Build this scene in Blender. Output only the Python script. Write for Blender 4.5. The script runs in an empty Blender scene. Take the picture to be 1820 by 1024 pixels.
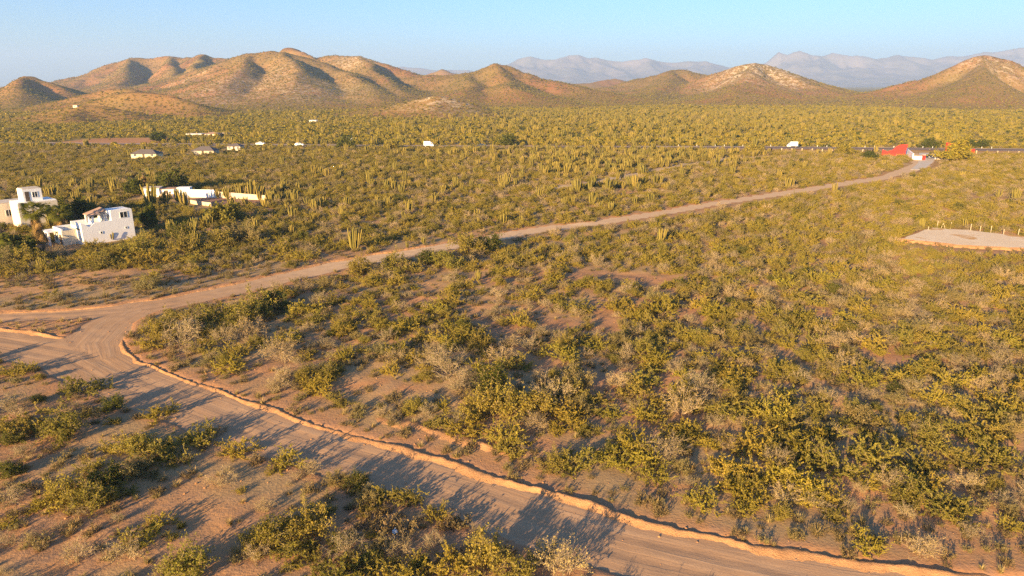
import bpy, math, random
import numpy as np
R = math.radians
S = bpy.context.scene
# ------------------------------------------------------------------ camera
F, PITCH, CAMH = 1230.0, R(16.4), 30.0
cam_data = bpy.data.cameras.new('camera')
cam_data.sensor_width = 36.0
cam_data.lens = F / 1820 * 36.0
cam_data.clip_start, cam_data.clip_end = 0.5, 60000
cam = bpy.data.objects.new('camera', cam_data)
S.collection.objects.link(cam)
cam.location = (0, 0, CAMH)
cam.rotation_euler = (R(90) - PITCH, 0, 0)
S.camera = cam
# ------------------------------------------------------------------ sky, sun, exposure
SUN_AZ, SUN_EL = R(31), R(12.0)          # azimuth the shadows run towards, clockwise from +Y
world = bpy.data.worlds.new('World'); S.world = world; world.use_nodes = True
nt = world.node_tree; bg = nt.nodes['Background']
sky = nt.nodes.new('ShaderNodeTexSky'); sky.sky_type = 'NISHITA'; sky.sun_disc = False
sky.sun_elevation = SUN_EL; sky.sun_rotation = SUN_AZ + math.pi
sky.air_density = 1.0; sky.dust_density = 0.6; sky.ozone_density = 6.0
nt.links.new(sky.outputs[0], bg.inputs[0]); bg.inputs[1].default_value = 0.077
sun = bpy.data.lights.new('sun', 'SUN'); sun.energy = 5.0; sun.angle = R(0.55); sun.color = (1.0, 0.70, 0.35)
so = bpy.data.objects.new('sun', sun); S.collection.objects.link(so)
so.rotation_euler = (R(90) - SUN_EL, 0, -SUN_AZ)
S.view_settings.view_transform = 'Standard'; S.view_settings.look = 'None'
S.view_settings.exposure = 1.8; S.view_settings.gamma = 1.0; S.view_settings.use_curve_mapping = False
S.render.engine = 'CYCLES'
cy = S.cycles
cy.max_bounces = 5; cy.diffuse_bounces = 2; cy.glossy_bounces = 1; cy.transmission_bounces = 2
cy.volume_bounces = 1; cy.transparent_max_bounces = 4; cy.caustics_reflective = False; cy.caustics_refractive = False
cy.use_denoising = False; cy.use_adaptive_sampling = False

# ------------------------------------------------------------------ helpers
rng = np.random.default_rng(7)
COL = S.collection
CP, SP = math.cos(PITCH), math.sin(PITCH)

def ray(px, py):
    u, v = (px - 910) / F, (512 - py) / F
    return np.array([u, CP + v * SP, -SP + v * CP])
def gp(px, py, z=0.0):                   # ground point under a place seen in the photograph
    d = ray(px, py); t = (z - CAMH) / d[2]
    return (d[0] * t, d[1] * t)
def at_depth(px, py, Y):                 # point at a given forward distance
    d = ray(px, py); t = Y / d[1]
    return (d[0] * t, Y, CAMH + d[2] * t)
def project(x, y, z=0.0):
    zz = z - CAMH
    c = y * CP - zz * SP
    c = np.where(np.abs(c) < 1e-3, 1e-3, c)
    return 910 + F * x / c, 512 - F * (y * SP + zz * CP) / c, c

def hash2(ix, iy, seed):
    h = (ix.astype(np.int64) * 374761393 + iy.astype(np.int64) * 668265263 + seed * 974634757) & 0xFFFFFFFF
    h = ((h ^ (h >> 13)) * 1274126177) & 0xFFFFFFFF
    return ((h ^ (h >> 16)) & 0xFFFF) / 65535.0
def vnoise(x, y, seed=0):
    x = np.asarray(x, float); y = np.asarray(y, float)
    ix, iy = np.floor(x), np.floor(y); fx, fy = x - ix, y - iy
    fx = fx * fx * (3 - 2 * fx); fy = fy * fy * (3 - 2 * fy)
    a, b = hash2(ix, iy, seed), hash2(ix + 1, iy, seed); c, d = hash2(ix, iy + 1, seed), hash2(ix + 1, iy + 1, seed)
    return (a + (b - a) * fx) * (1 - fy) + (c + (d - c) * fx) * fy
def fbm(x, y, seed=0, octv=4):
    s = 0.0; a = 0.5; n = 0.0
    for k in range(octv):
        s = s + a * vnoise(x * 2 ** k, y * 2 ** k, seed + k * 17); n += a; a *= 0.5
    return s / n
def sstep(a, b, x):
    t = np.clip((x - a) / (b - a), 0, 1); return t * t * (3 - 2 * t)

def mesh(name, verts, faces, mat=None, smooth=False):
    verts = np.asarray(verts, np.float32)
    me = bpy.data.meshes.new(name)
    if isinstance(faces, np.ndarray):
        nf, k = faces.shape
        me.vertices.add(len(verts)); me.vertices.foreach_set('co', verts.ravel())
        me.loops.add(nf * k); me.loops.foreach_set('vertex_index', faces.astype(np.int32).ravel())
        me.polygons.add(nf)
        me.polygons.foreach_set('loop_start', np.arange(0, nf * k, k, dtype=np.int32))
        me.polygons.foreach_set('loop_total', np.full(nf, k, np.int32))
        me.update(calc_edges=True)
    else:
        me.from_pydata(verts.tolist(), [], faces); me.update()
    if mat: me.materials.append(mat)
    if smooth: me.polygons.foreach_set('use_smooth', np.ones(len(me.polygons), bool))
    return me
def obj(name, me, parent=None, loc=None, rz=0.0, link=True):
    o = bpy.data.objects.new(name, me)
    if link: COL.objects.link(o)
    if parent is not None: o.parent = parent
    if loc is not None: o.location = loc
    if rz: o.rotation_euler = (0, 0, rz)
    return o
def tag(o, label=None, cat=None, group=None, kind=None):
    if label: o['label'] = label
    if cat: o['category'] = cat
    if group: o['group'] = group
    if kind: o['kind'] = kind
    return o
def empty(name, loc, rz=0.0):
    return obj(name, None, loc=loc, rz=rz)
def copy_tree(o, parent=None):
    c = o.copy(); COL.objects.link(c); c.parent = parent
    for ch in o.children: copy_tree(ch, c)
    return c

class MB:                                # collects boxes, prisms and tubes into one mesh
    def __init__(s): s.v = []; s.f = []
    def add(s, v, f):
        n = len(s.v); s.v += [tuple(p) for p in v]; s.f += [tuple(i + n for i in q) for q in f]; return s
    def box(s, x0, x1, y0, y1, z0, z1, rot=0.0, b=0.0):
        if b > 0:
            return s.prism([(x0 + b, y0), (x1 - b, y0), (x1, y0 + b), (x1, y1 - b), (x1 - b, y1), (x0 + b, y1), (x0, y1 - b), (x0, y0 + b)], z0, z1)
        return s.add([(x0, y0, z0), (x1, y0, z0), (x1, y1, z0), (x0, y1, z0), (x0, y0, z1), (x1, y0, z1), (x1, y1, z1), (x0, y1, z1)],
                     [(0, 3, 2, 1), (4, 5, 6, 7), (0, 1, 5, 4), (1, 2, 6, 5), (2, 3, 7, 6), (3, 0, 4, 7)])
    def prism(s, pts, z0, z1):           # outline in xy, extruded in z
        n = len(pts)
        return s.add([(x, y, z0) for x, y in pts] + [(x, y, z1) for x, y in pts],
                     [tuple(range(n - 1, -1, -1)), tuple(range(n, 2 * n))] + [(i, (i + 1) % n, n + (i + 1) % n, n + i) for i in range(n)])
    def slab(s, pts, axis, a0, a1):      # outline in (u, z), extruded along the other horizontal axis
        n = len(pts)
        if axis == 'y': v = [(u, a0, z) for u, z in pts] + [(u, a1, z) for u, z in pts]
        else: v = [(a0, u, z) for u, z in pts] + [(a1, u, z) for u, z in pts]
        return s.add(v, [tuple(range(n)), tuple(range(2 * n - 1, n - 1, -1))] + [(i, n + i, n + (i + 1) % n, (i + 1) % n) for i in range(n)])
    def tube(s, pts, radii, k=6, ribs=0.0, cap=True):
        pts = [np.array(p, float) for p in pts]; base = len(s.v); m = len(pts)
        for i, p in enumerate(pts):
            t = pts[min(i + 1, m - 1)] - pts[max(i - 1, 0)]; t /= np.linalg.norm(t) + 1e-9
            a = np.cross(t, (0.31, 0.95, 0.05)); a /= np.linalg.norm(a) + 1e-9; b = np.cross(t, a)
            for j in range(k):
                r = radii[i] * (1 - (ribs if j % 2 else 0)); w = 2 * math.pi * j / k
                s.v.append(tuple(p + a * math.cos(w) * r + b * math.sin(w) * r))
        for i in range(m - 1):
            for j in range(k):
                q = base + i * k
                s.f.append((q + j, q + (j + 1) % k, q + k + (j + 1) % k, q + k + j))
        if cap: s.f.append(tuple(base + (m - 1) * k + j for j in range(k)))
        return s
    def build(s, name, mat, parent=None, loc=None, smooth=False, rz=0.0):
        return obj(name, mesh(name, s.v, s.f, mat, smooth), parent, loc, rz)

# ------------------------------------------------------------------ materials
def nodes(name):
    m = bpy.data.materials.new(name); m.use_nodes = True
    t = m.node_tree; t.nodes.clear()
    out = t.nodes.new('ShaderNodeOutputMaterial'); return m, t, out
def N(t, typ, **kw):
    n = t.nodes.new(typ)
    for k, v in kw.items(): setattr(n, k, v)
    return n
def ramp(t, fac, stops):
    r = N(t, 'ShaderNodeValToRGB'); e = r.color_ramp.elements
    while len(e) < len(stops): e.new(0.5)
    for q, (p, c) in zip(e, stops): q.position = p; q.color = (*c, 1) if len(c) == 3 else c
    t.links.new(fac, r.inputs[0]); return r.outputs[0]
def noise(t, scale, detail=4, rough=0.55, vec=None, dist=0.0):
    n = N(t, 'ShaderNodeTexNoise'); n.inputs['Scale'].default_value = scale; n.inputs['Detail'].default_value = detail
    n.inputs['Roughness'].default_value = rough; n.inputs['Distortion'].default_value = dist
    if vec is not None: t.links.new(vec, n.inputs['Vector'])
    return n.outputs[0]
def mixc(t, fac, a, b, blend='MIX'):
    m = N(t, 'ShaderNodeMix', data_type='RGBA', blend_type=blend)
    for sock, v in ((m.inputs[0], fac), (m.inputs[6], a), (m.inputs[7], b)):
        if hasattr(v, 'links'): t.links.new(v, sock)
        elif isinstance(v, (int, float)): sock.default_value = v
        else: sock.default_value = (*v, 1)
    return m.outputs[2]
def bump(t, h, dist, strength=1.0):
    b = N(t, 'ShaderNodeBump'); b.inputs['Distance'].default_value = dist; b.inputs['Strength'].default_value = strength
    t.links.new(h, b.inputs['Height']); return b.outputs[0]
def surf(t, out, col, rough=0.9, normal=None, spec=0.2, metal=0.0):
    p = N(t, 'ShaderNodeBsdfPrincipled'); p.inputs['Roughness'].default_value = rough
    p.inputs['Specular IOR Level'].default_value = spec; p.inputs['Metallic'].default_value = metal
    if hasattr(col, 'links'): t.links.new(col, p.inputs['Base Color'])
    else: p.inputs['Base Color'].default_value = (*col, 1)
    if normal is not None: t.links.new(normal, p.inputs['Normal'])
    t.links.new(p.outputs[0], out.inputs[0]); return p
def pos(t): return N(t, 'ShaderNodeNewGeometry').outputs['Position']
def attr(t, name): return N(t, 'ShaderNodeAttribute', attribute_name=name).outputs['Fac']

def plain(name, col, rough=0.85, var=0.12, scale=2.0, spec=0.2, metal=0.0, bmp=0.0):
    m, t, out = nodes(name)
    tc = N(t, 'ShaderNodeTexCoord').outputs['Object']
    n = noise(t, scale, 5, 0.6, tc)
    c = ramp(t, n, [(0.25, tuple(x * (1 - var) for x in col)), (0.75, tuple(min(1, x * (1 + var)) for x in col))])
    surf(t, out, c, rough, bump(t, noise(t, scale * 6, 3, 0.6, tc), bmp) if bmp else None, spec, metal)
    return m

def soil_material():
    m, t, out = nodes('desert_soil')
    p = pos(t)
    a = noise(t, 0.05, 5, 0.6, p); b = noise(t, 0.6, 6, 0.65, p); c = noise(t, 4.0, 4, 0.65, p)
    red = ramp(t, a, [(0.3, (0.41, 0.19, 0.084)), (0.7, (0.49, 0.255, 0.116))])
    col = mixc(t, ramp(t, b, [(0.42, (0, 0, 0)), (0.62, (1, 1, 1))]), red, (0.38, 0.205, 0.115))
    col = mixc(t, ramp(t, c, [(0.5, (0, 0, 0)), (0.75, (0.55, 0.55, 0.55))]), col, (0.30, 0.20, 0.11))
    # dry litter under the thick scrub, and the scrub mass far away
    col = mixc(t, attr(t, 'litter'), col, mixc(t, c, (0.26, 0.185, 0.09), (0.42, 0.30, 0.15)))
    far = ramp(t, noise(t, 0.16, 4, 0.7, p), [(0.3, (0.16, 0.13, 0.035)), (0.5, (0.27, 0.215, 0.055)), (0.7, (0.37, 0.27, 0.09))])
    col = mixc(t, attr(t, 'scrub'), col, far)
    col = mixc(t, attr(t, 'pale'), col, (0.50, 0.38, 0.26))
    h = N(t, 'ShaderNodeMath', operation='ADD'); t.links.new(b, h.inputs[0]); t.links.new(c, h.inputs[1])
    surf(t, out, col, 0.95, bump(t, h.outputs[0], 0.06), 0.0); return m

def road_material():
    m, t, out = nodes('packed_sand_road')
    along = N(t, 'ShaderNodeAttribute', attribute_name='track').outputs['Vector']
    p = pos(t)
    mp = N(t, 'ShaderNodeMapping'); t.links.new(along, mp.inputs[0]); mp.inputs['Scale'].default_value = (0.09, 2.2, 1.0)
    tr = noise(t, 1.0, 5, 0.6, mp.outputs[0], 0.6)
    a = noise(t, 0.12, 4, 0.6, p); c = noise(t, 6.0, 4, 0.7, p)
    col = ramp(t, a, [(0.3, (0.385, 0.23, 0.125)), (0.7, (0.45, 0.275, 0.155))])
    col = mixc(t, ramp(t, tr, [(0.42, (0, 0, 0)), (0.68, (0.55, 0.55, 0.55))]), col, (0.52, 0.345, 0.205))
    col = mixc(t, ramp(t, c, [(0.45, (0, 0, 0)), (0.8, (0.5, 0.5, 0.5))]), col, (0.29, 0.19, 0.13))
    col = mixc(t, attr(t, 'pale'), col, (0.68, 0.49, 0.30))
    h = N(t, 'ShaderNodeMath', operation='ADD'); t.links.new(tr, h.inputs[0])
    k = N(t, 'ShaderNodeMath', operation='MULTIPLY'); k.inputs[1].default_value = 0.45; t.links.new(c, k.inputs[0]); t.links.new(k.outputs[0], h.inputs[1])
    surf(t, out, col, 0.93, bump(t, h.outputs[0], 0.035), 0.0); return m

def berm_material():
    m, t, out = nodes('loose_orange_sand')
    p = pos(t); b = noise(t, 1.2, 6, 0.7, p); c = noise(t, 9, 4, 0.7, p)
    col = ramp(t, b, [(0.3, (0.40, 0.205, 0.09)), (0.7, (0.50, 0.275, 0.13))])
    col = mixc(t, ramp(t, c, [(0.5, (0, 0, 0)), (0.8, (0.6, 0.6, 0.6))]), col, (0.36, 0.20, 0.10))
    surf(t, out, col, 0.95, bump(t, c, 0.10), 0.0); return m

def hill_material():
    m, t, out = nodes('hill_soil_and_rock')
    p = pos(t)
    a = noise(t, 0.006, 4, 0.6, p); b = noise(t, 0.05, 6, 0.7, p); c = noise(t, 0.35, 5, 0.75, p)
    col = ramp(t, a, [(0.35, (0.23, 0.155, 0.052)), (0.5, (0.29, 0.165, 0.06)), (0.65, (0.35, 0.155, 0.066))])
    col = mixc(t, ramp(t, b, [(0.4, (0, 0, 0)), (0.7, (0.5, 0.5, 0.5))]), col, (0.25, 0.175, 0.055))
    col = mixc(t, ramp(t, c, [(0.55, (0, 0, 0)), (0.72, (0.6, 0.6, 0.6))]), col, (0.19, 0.15, 0.05))
    g = N(t, 'ShaderNodeMath', operation='MULTIPLY'); t.links.new(attr(t, 'rock'), g.inputs[0])
    t.links.new(ramp(t, noise(t, 0.12, 6, 0.75, p), [(0.48, (0, 0, 0)), (0.60, (1, 1, 1))]), g.inputs[1])
    col = mixc(t, g.outputs[0], col, (0.72, 0.58, 0.40))
    surf(t, out, col, 0.95, bump(t, c, 1.2, 0.6), 0.0); return m

def leaf_material(name, c0, c1, trans=0.48):
    m, t, out = nodes(name)
    oi = N(t, 'ShaderNodeObjectInfo')
    rnd = N(t, 'ShaderNodeNewGeometry').outputs['Random Per Island']
    col = mixc(t, oi.outputs['Random'], c0, c1)
    col = mixc(t, rnd, col, mixc(t, 1.0, col, (0.55, 0.62, 0.5), 'MULTIPLY'))
    col = mixc(t, 1.0, col, oi.outputs['Color'], 'MULTIPLY')
    d = N(t, 'ShaderNodeBsdfDiffuse'); tr = N(t, 'ShaderNodeBsdfTranslucent'); mx = N(t, 'ShaderNodeMixShader')
    mx.inputs[0].default_value = trans
    t.links.new(col, d.inputs[0]); t.links.new(col, tr.inputs[0])
    t.links.new(d.outputs[0], mx.inputs[1]); t.links.new(tr.outputs[0], mx.inputs[2]); t.links.new(mx.outputs[0], out.inputs[0])
    return m
def twig_material(name, c0, c1):
    m, t, out = nodes(name)
    oi = N(t, 'ShaderNodeObjectInfo'); tc = N(t, 'ShaderNodeTexCoord').outputs['Object']
    col = mixc(t, oi.outputs['Random'], c0, c1)
    col = mixc(t, noise(t, 3.0, 3, 0.6, tc), mixc(t, 1.0, col, (0.6, 0.6, 0.6), 'MULTIPLY'), col)
    surf(t, out, col, 0.9, None, 0.1); return m

M = {}
M['soil'] = soil_material(); M['road'] = road_material(); M['berm'] = berm_material(); M['hill'] = hill_material()
M['leaf_y'] = leaf_material('yellow_green_leaf', (0.42, 0.33, 0.046), (0.50, 0.36, 0.062))
M['leaf_g'] = leaf_material('olive_leaf', (0.30, 0.248, 0.05), (0.41, 0.31, 0.066))
M['leaf_d'] = leaf_material('dark_green_leaf', (0.10, 0.115, 0.024), (0.16, 0.155, 0.03))
M['leaf_s'] = leaf_material('sage_leaf', (0.30, 0.24, 0.11), (0.38, 0.29, 0.125))
M['straw'] = leaf_material('dry_straw', (0.38, 0.27, 0.12), (0.47, 0.32, 0.14), 0.2)
M['scrubgrey'] = leaf_material('grey_brown_scrub', (0.165, 0.115, 0.065), (0.225, 0.155, 0.075), 0.15)
M['twig'] = twig_material('grey_twig', (0.41, 0.305, 0.195), (0.53, 0.40, 0.25))
M['stem'] = twig_material('brown_stem', (0.27, 0.21, 0.09), (0.38, 0.28, 0.12))
M['cactus'] = twig_material('cactus_skin', (0.19, 0.165, 0.04), (0.30, 0.225, 0.052))
M['bark'] = twig_material('bark', (0.16, 0.11, 0.07), (0.22, 0.15, 0.09))
M['white'] = plain('white_stucco', (0.82, 0.79, 0.76), 0.9, 0.06, 0.8, bmp=0.02)
M['cream'] = plain('cream_stucco', (0.70, 0.60, 0.46), 0.9, 0.08, 0.6, bmp=0.02)
M['pink'] = plain('pink_stucco', (0.62, 0.45, 0.35), 0.9, 0.10, 0.6, bmp=0.02)
M['yardcream'] = plain('weathered_cream_stucco', (0.54, 0.44, 0.31), 0.9, 0.15, 0.6, bmp=0.02)
M['yellow'] = plain('yellow_stucco', (0.62, 0.54, 0.34), 0.9, 0.10, 0.6)
M['tile'] = plain('roof_tile', (0.34, 0.22, 0.155), 0.85, 0.22, 3.0, bmp=0.03)
M['darkroof'] = plain('dark_roof', (0.12, 0.10, 0.095), 0.9, 0.2, 1.5)
M['glass'] = plain('dark_glass', (0.025, 0.03, 0.035), 0.12, 0.2, 1.0, 0.5)
M['frame'] = plain('white_frame', (0.72, 0.71, 0.68), 0.6, 0.05, 3.0)
M['wood'] = plain('dark_wood', (0.10, 0.07, 0.05), 0.8, 0.25, 4.0)
M['post'] = plain('pale_post', (0.46, 0.37, 0.25), 0.9, 0.12, 3.0)
M['red'] = plain('red_paint', (0.48, 0.03, 0.022), 0.8, 0.08, 0.7, bmp=0.02)
M['concrete'] = plain('concrete', (0.52, 0.44, 0.35), 0.9, 0.10, 0.4, bmp=0.02)
M['asphalt'] = plain('asphalt', (0.19, 0.125, 0.095), 0.95, 0.2, 0.2, spec=0.0)
M['paint'] = plain('road_paint', (0.70, 0.66, 0.58), 0.8, 0.15, 0.5)
M['tyre'] = plain('rubber', (0.02, 0.02, 0.02), 0.8, 0.2, 5.0)
M['carwhite'] = plain('white_car_paint', (0.80, 0.80, 0.80), 0.35, 0.03, 1.0, 0.5)
M['cardark'] = plain('dark_car_paint', (0.035, 0.04, 0.05), 0.25, 0.1, 1.0, 0.5)
M['carsilver'] = plain('silver_car_paint', (0.40, 0.40, 0.42), 0.3, 0.05, 1.0, 0.5)
M['lamp'] = plain('headlamp', (0.75, 0.74, 0.70), 0.2, 0.03, 3.0, 0.5)
M['steel'] = plain('galvanised_steel', (0.42, 0.42, 0.42), 0.5, 0.1, 2.0, 0.4, 0.6)
M['litter'] = plain('pale_plastic', (0.75, 0.75, 0.76), 0.5, 0.05, 5.0)
M['frond'] = leaf_material('palm_leaf', (0.17, 0.17, 0.03), (0.22, 0.20, 0.035))
M['deadfrond'] = leaf_material('dead_palm_leaf', (0.28, 0.17, 0.07), (0.34, 0.20, 0.08), 0.15)

# ------------------------------------------------------------------ roads as centre lines with half widths
LOWER = np.array([(-180, 100, 3.4), (-100, 86, 3.4), (-63, 79.0, 3.5), (-50, 74.3, 3.4), (-43, 68.6, 3.2), (-32, 62.0, 3.1), (-22.7, 56.4, 2.9), (-16, 53.0, 2.7), (-9.6, 49.8, 2.6),
                  (-2.6, 46.0, 2.6), (3, 42.6, 2.7), (8, 40.0, 2.7), (14, 37.7, 2.7), (21, 35.4, 2.7), (27, 34.2, 2.7), (60, 31, 2.7)], float)
UPPER = np.array([(-180, 84, 1.3), (-100, 86.6, 1.4), (-68, 88.0, 1.5), (-60, 89.2, 1.7), (-54, 91.0, 2.2), (-48, 95.0, 2.5), (-40.3, 103.2, 2.5), (-30.2, 116, 2.5), (-21.5, 123.2, 2.4),
                  (-11.5, 130.8, 2.1), (0, 141.5, 1.9), (7, 147, 1.9), (17, 152.4, 1.7), (33, 164, 1.5), (51, 178.6, 1.5), (81, 200.5, 1.6), (123, 232, 1.8), (139, 248, 2.1), (158, 270, 2.6), (170, 290, 3.4), (179, 318, 3.6)], float)
LINK = np.array([(-52.6, 92, 2.6), (-52.6, 85, 2.7), (-51.0, 78, 3.2), (-47, 72, 3.0)], float)
def poly_sdf(x, y, P):
    best = np.full(np.shape(x), 1e9); tx = np.zeros(np.shape(x)); ty = np.zeros(np.shape(x)); s0 = 0.0
    for (ax, ay, aw), (bx, by, bw) in zip(P[:-1], P[1:]):
        dx, dy = bx - ax, by - ay; L = math.hypot(dx, dy)
        t = np.clip(((x - ax) * dx + (y - ay) * dy) / (L * L), 0, 1)
        d = np.hypot(x - ax - dx * t, y - ay - dy * t) - (aw + (bw - aw) * t)
        k = d < best
        best = np.where(k, d, best); tx = np.where(k, s0 + t * L, tx)
        ty = np.where(k, ((x - ax) * -dy + (y - ay) * dx) / L, ty); s0 += L
    return best, tx, ty
def smin(a, b, k):
    h = np.clip(0.5 + 0.5 * (b - a) / k, 0, 1); return b + (a - b) * h - k * h * (1 - h)
def road_sdf(x, y):
    x = np.asarray(x, float); y = np.asarray(y, float)
    a = poly_sdf(x, y, LOWER)[0]; b = poly_sdf(x, y, UPPER)[0]; c = poly_sdf(x, y, LINK)[0]
    wob = (vnoise(x * 0.35, y * 0.35, 5) - 0.5) * 0.7 + (vnoise(x * 1.3, y * 1.3, 6) - 0.5) * 0.25
    return smin(smin(a, c, 1.6), b, 1.6) + wob
PAD = [gp(1598, 427), gp(1664, 408), gp(1740, 414), gp(1830, 424), gp(1900, 431), gp(1900, 446), gp(1790, 443), gp(1700, 438), gp(1640, 432)]
def poly_inside(x, y, P):
    r = np.zeros(np.shape(x), bool); n = len(P)
    for i in range(n):
        (ax, ay), (bx, by) = P[i], P[(i + 1) % n]
        c = ((ay > y) != (by > y)) & (x < (bx - ax) * (y - ay) / (by - ay + 1e-12) + ax); r ^= c
    return r
def poly_dist(x, y, P):
    best = np.full(np.shape(x), 1e9); n = len(P)
    for i in range(n):
        (ax, ay), (bx, by) = P[i], P[(i + 1) % n]; dx, dy = bx - ax, by - ay
        t = np.clip(((x - ax) * dx + (y - ay) * dy) / (dx * dx + dy * dy), 0, 1)
        best = np.minimum(best, np.hypot(x - ax - dx * t, y - ay - dy * t))
    return np.where(poly_inside(x, y, P), -best, best)
HW = [gp(-140, 253.5), gp(200, 257), gp(760, 261.3), gp(1100, 262.6), gp(1400, 266), gp(1820, 270), gp(1960, 271.5)]
HW = [(HW[0][0] * 2 - HW[1][0], HW[0][1] * 2 - HW[1][1])] + HW
HWP = np.array([(x, y, 5.2) for x, y in HW])
YARD = [gp(337, 350), gp(384, 350), gp(484, 357.5), gp(376, 365)]
FIELD = [gp(60, 257), gp(160, 247), gp(300, 244), gp(300, 254), gp(200, 257)]

def hw_h(x): return 0.22 + 0.66 * sstep(40, 130, np.asarray(x, float))
def ground_z(x, y):
    x = np.asarray(x, float); y = np.asarray(y, float)
    s = road_sdf(x, y)
    und = (fbm(x * 0.045, y * 0.045, 11, 3) - 0.5) * 1.1 + (fbm(x * 0.4, y * 0.4, 23, 3) - 0.5) * 0.34
    z = 0.10 + und * sstep(1.0, 9.0, s) * 0.9
    z = np.where(s < 0.7, -0.25 + (z + 0.25) * sstep(-0.2, 0.7, s), z)
    near = np.exp(-(np.hypot(x, y) / 900.0) ** 2)
    z = z * (0.25 + 0.75 * near)
    h = poly_sdf(x, y, HWP)[0]
    z = z * sstep(0, 12, h) + (hw_h(x) - 0.1) * (1 - sstep(0.3, 6.0, h))
    pd = poly_dist(x, y, PAD)
    z = np.where(pd < 4, z * sstep(0, 4, pd) - 0.1 * (1 - sstep(0, 4, pd)), z)
    for P in (YARD,):
        yd = poly_dist(x, y, P); z = np.where(yd < 4, z * sstep(0, 4, yd), z)
    return z

# ------------------------------------------------------------------ hills
RIDGES = [  # (spread in metres, [(photo x, photo y, forward distance)])
    (74, [(-120, 178, 1250), (-40, 161, 1200), (5, 149, 1170), (36, 134, 1150), (52, 130, 1150), (66, 131, 1150), (88, 141, 1140), (112, 157, 1120), (145, 174, 1100), (175, 188, 1080)]), (70, [(50, 130, 1150), (30, 165, 1000), (10, 190, 900)]),
    (230, [(60, 172, 1900), (110, 148, 2000), (150, 130, 2050), (200, 109, 2080), (228, 100, 2100), (260, 101, 2100), (300, 97, 2100), (322, 101, 2080), (345, 99, 2040), (362, 94, 2000), (382, 101, 2000), (425, 101, 1950), (470, 101, 1900)]),
    (120, [(228, 100, 2100), (222, 130, 1800), (205, 160, 1500)]), (110, [(300, 97, 2100), (310, 128, 1720), (290, 165, 1380)]), (110, [(362, 94, 2000), (350, 120, 1700)]),
    (210, [(270, 150, 1700), (330, 128, 1620), (380, 113, 1580), (420, 102, 1550), (448, 91, 1500), (478, 88, 1480), (505, 89, 1470), (540, 98, 1460), (570, 108, 1450), (600, 117, 1420), (630, 129, 1400), (690, 150, 1330)]),
    (150, [(448, 91, 1500), (425, 125, 1280), (400, 165, 1060), (385, 195, 900)]), (150, [(505, 89, 1470), (530, 125, 1240), (520, 165, 1040), (500, 195, 900)]), (120, [(600, 117, 1420), (650, 148, 1200), (690, 178, 1000)]), (120, [(380, 113, 1580), (330, 150, 1300), (310, 180, 1050)]),
    (90, [(485, 92, 1800), (503, 83, 1790), (515, 81, 1780), (530, 88, 1770), (550, 98, 1750)]),
    (190, [(540, 101, 1800), (575, 96, 1780), (605, 96, 1720), (640, 97, 1700), (662, 102, 1680), (690, 112, 1640), (715, 122, 1620), (745, 131, 1580), (800, 134, 1500)]), (120, [(640, 97, 1700), (672, 130, 1420), (720, 168, 1120), (740, 190, 980)]),
    (170, [(740, 134, 1550), (800, 131, 1480), (835, 125, 1440), (862, 116, 1420), (884, 109, 1420), (905, 113, 1410), (940, 126, 1390), (985, 141, 1360), (1040, 155, 1300), (1100, 167, 1250)]), (110, [(884, 109, 1420), (900, 138, 1250), (935, 168, 1060)]), (110, [(835, 125, 1440), (835, 150, 1220), (815, 176, 1020)]),
    (72, [(650, 208, 760), (705, 189, 755), (745, 170, 750), (772, 164, 750), (795, 170, 750), (830, 187, 745), (885, 209, 740)]), (55, [(772, 164, 750), (765, 190, 690), (750, 212, 640)]),
    (44, [(-80, 224, 700), (0, 211, 660), (60, 197, 640), (100, 186, 625), (130, 181, 620), (165, 182, 620), (205, 190, 620), (260, 206, 620), (330, 222, 620)]), (36, [(130, 181, 620), (120, 205, 570), (90, 230, 530)]),
    (52, [(160, 182, 800), (215, 164, 780), (250, 157, 770), (290, 162, 770), (330, 175, 760), (375, 190, 760), (415, 200, 760)]), (34, [(290, 205, 660), (335, 192, 680), (385, 206, 680)]),
    (66, [(60, 192, 900), (110, 175, 890), (150, 162, 880), (190, 153, 880), (240, 152, 870)]),
    (180, [(740, 138, 3000), (765, 127, 3000), (782, 121, 3000), (800, 127, 3000), (840, 138, 3000)]), (190, [(1010, 148, 2500), (1050, 146, 2500), (1075, 141, 2550), (1092, 138, 2600), (1110, 144, 2600), (1150, 155, 2500)]),
    (210, [(1100, 166, 1800), (1140, 146, 1800), (1170, 130, 1800), (1195, 122, 1800), (1215, 122, 1800), (1245, 130, 1780), (1290, 150, 1700)]), (120, [(1195, 122, 1800), (1180, 150, 1500), (1150, 172, 1250)]),
    (170, [(1170, 165, 1600), (1230, 143, 1550), (1285, 124, 1520), (1325, 113, 1500), (1348, 108, 1500), (1365, 112, 1500), (1385, 122, 1530), (1410, 134, 1560), (1455, 150, 1600), (1530, 168, 1600)]), (120, [(1348, 108, 1500), (1325, 140, 1310), (1285, 168, 1150)]), (100, [(1380, 130, 1680), (1402, 126, 1690), (1420, 130, 1690), (1450, 145, 1680)]),
    (150, [(1560, 185, 1250), (1620, 162, 1250), (1665, 140, 1250), (1698, 118, 1250), (1722, 101, 1250), (1740, 94, 1250), (1758, 94, 1250), (1785, 101, 1250), (1820, 116, 1250), (1880, 142, 1250), (1980, 168, 1250)]), (90, [(1745, 94, 1250), (1740, 135, 1100), (1715, 170, 960)])]
RW = [(w * 0.74, np.array([at_depth(*q) for q in pts])) for w, pts in RIDGES]
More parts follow.
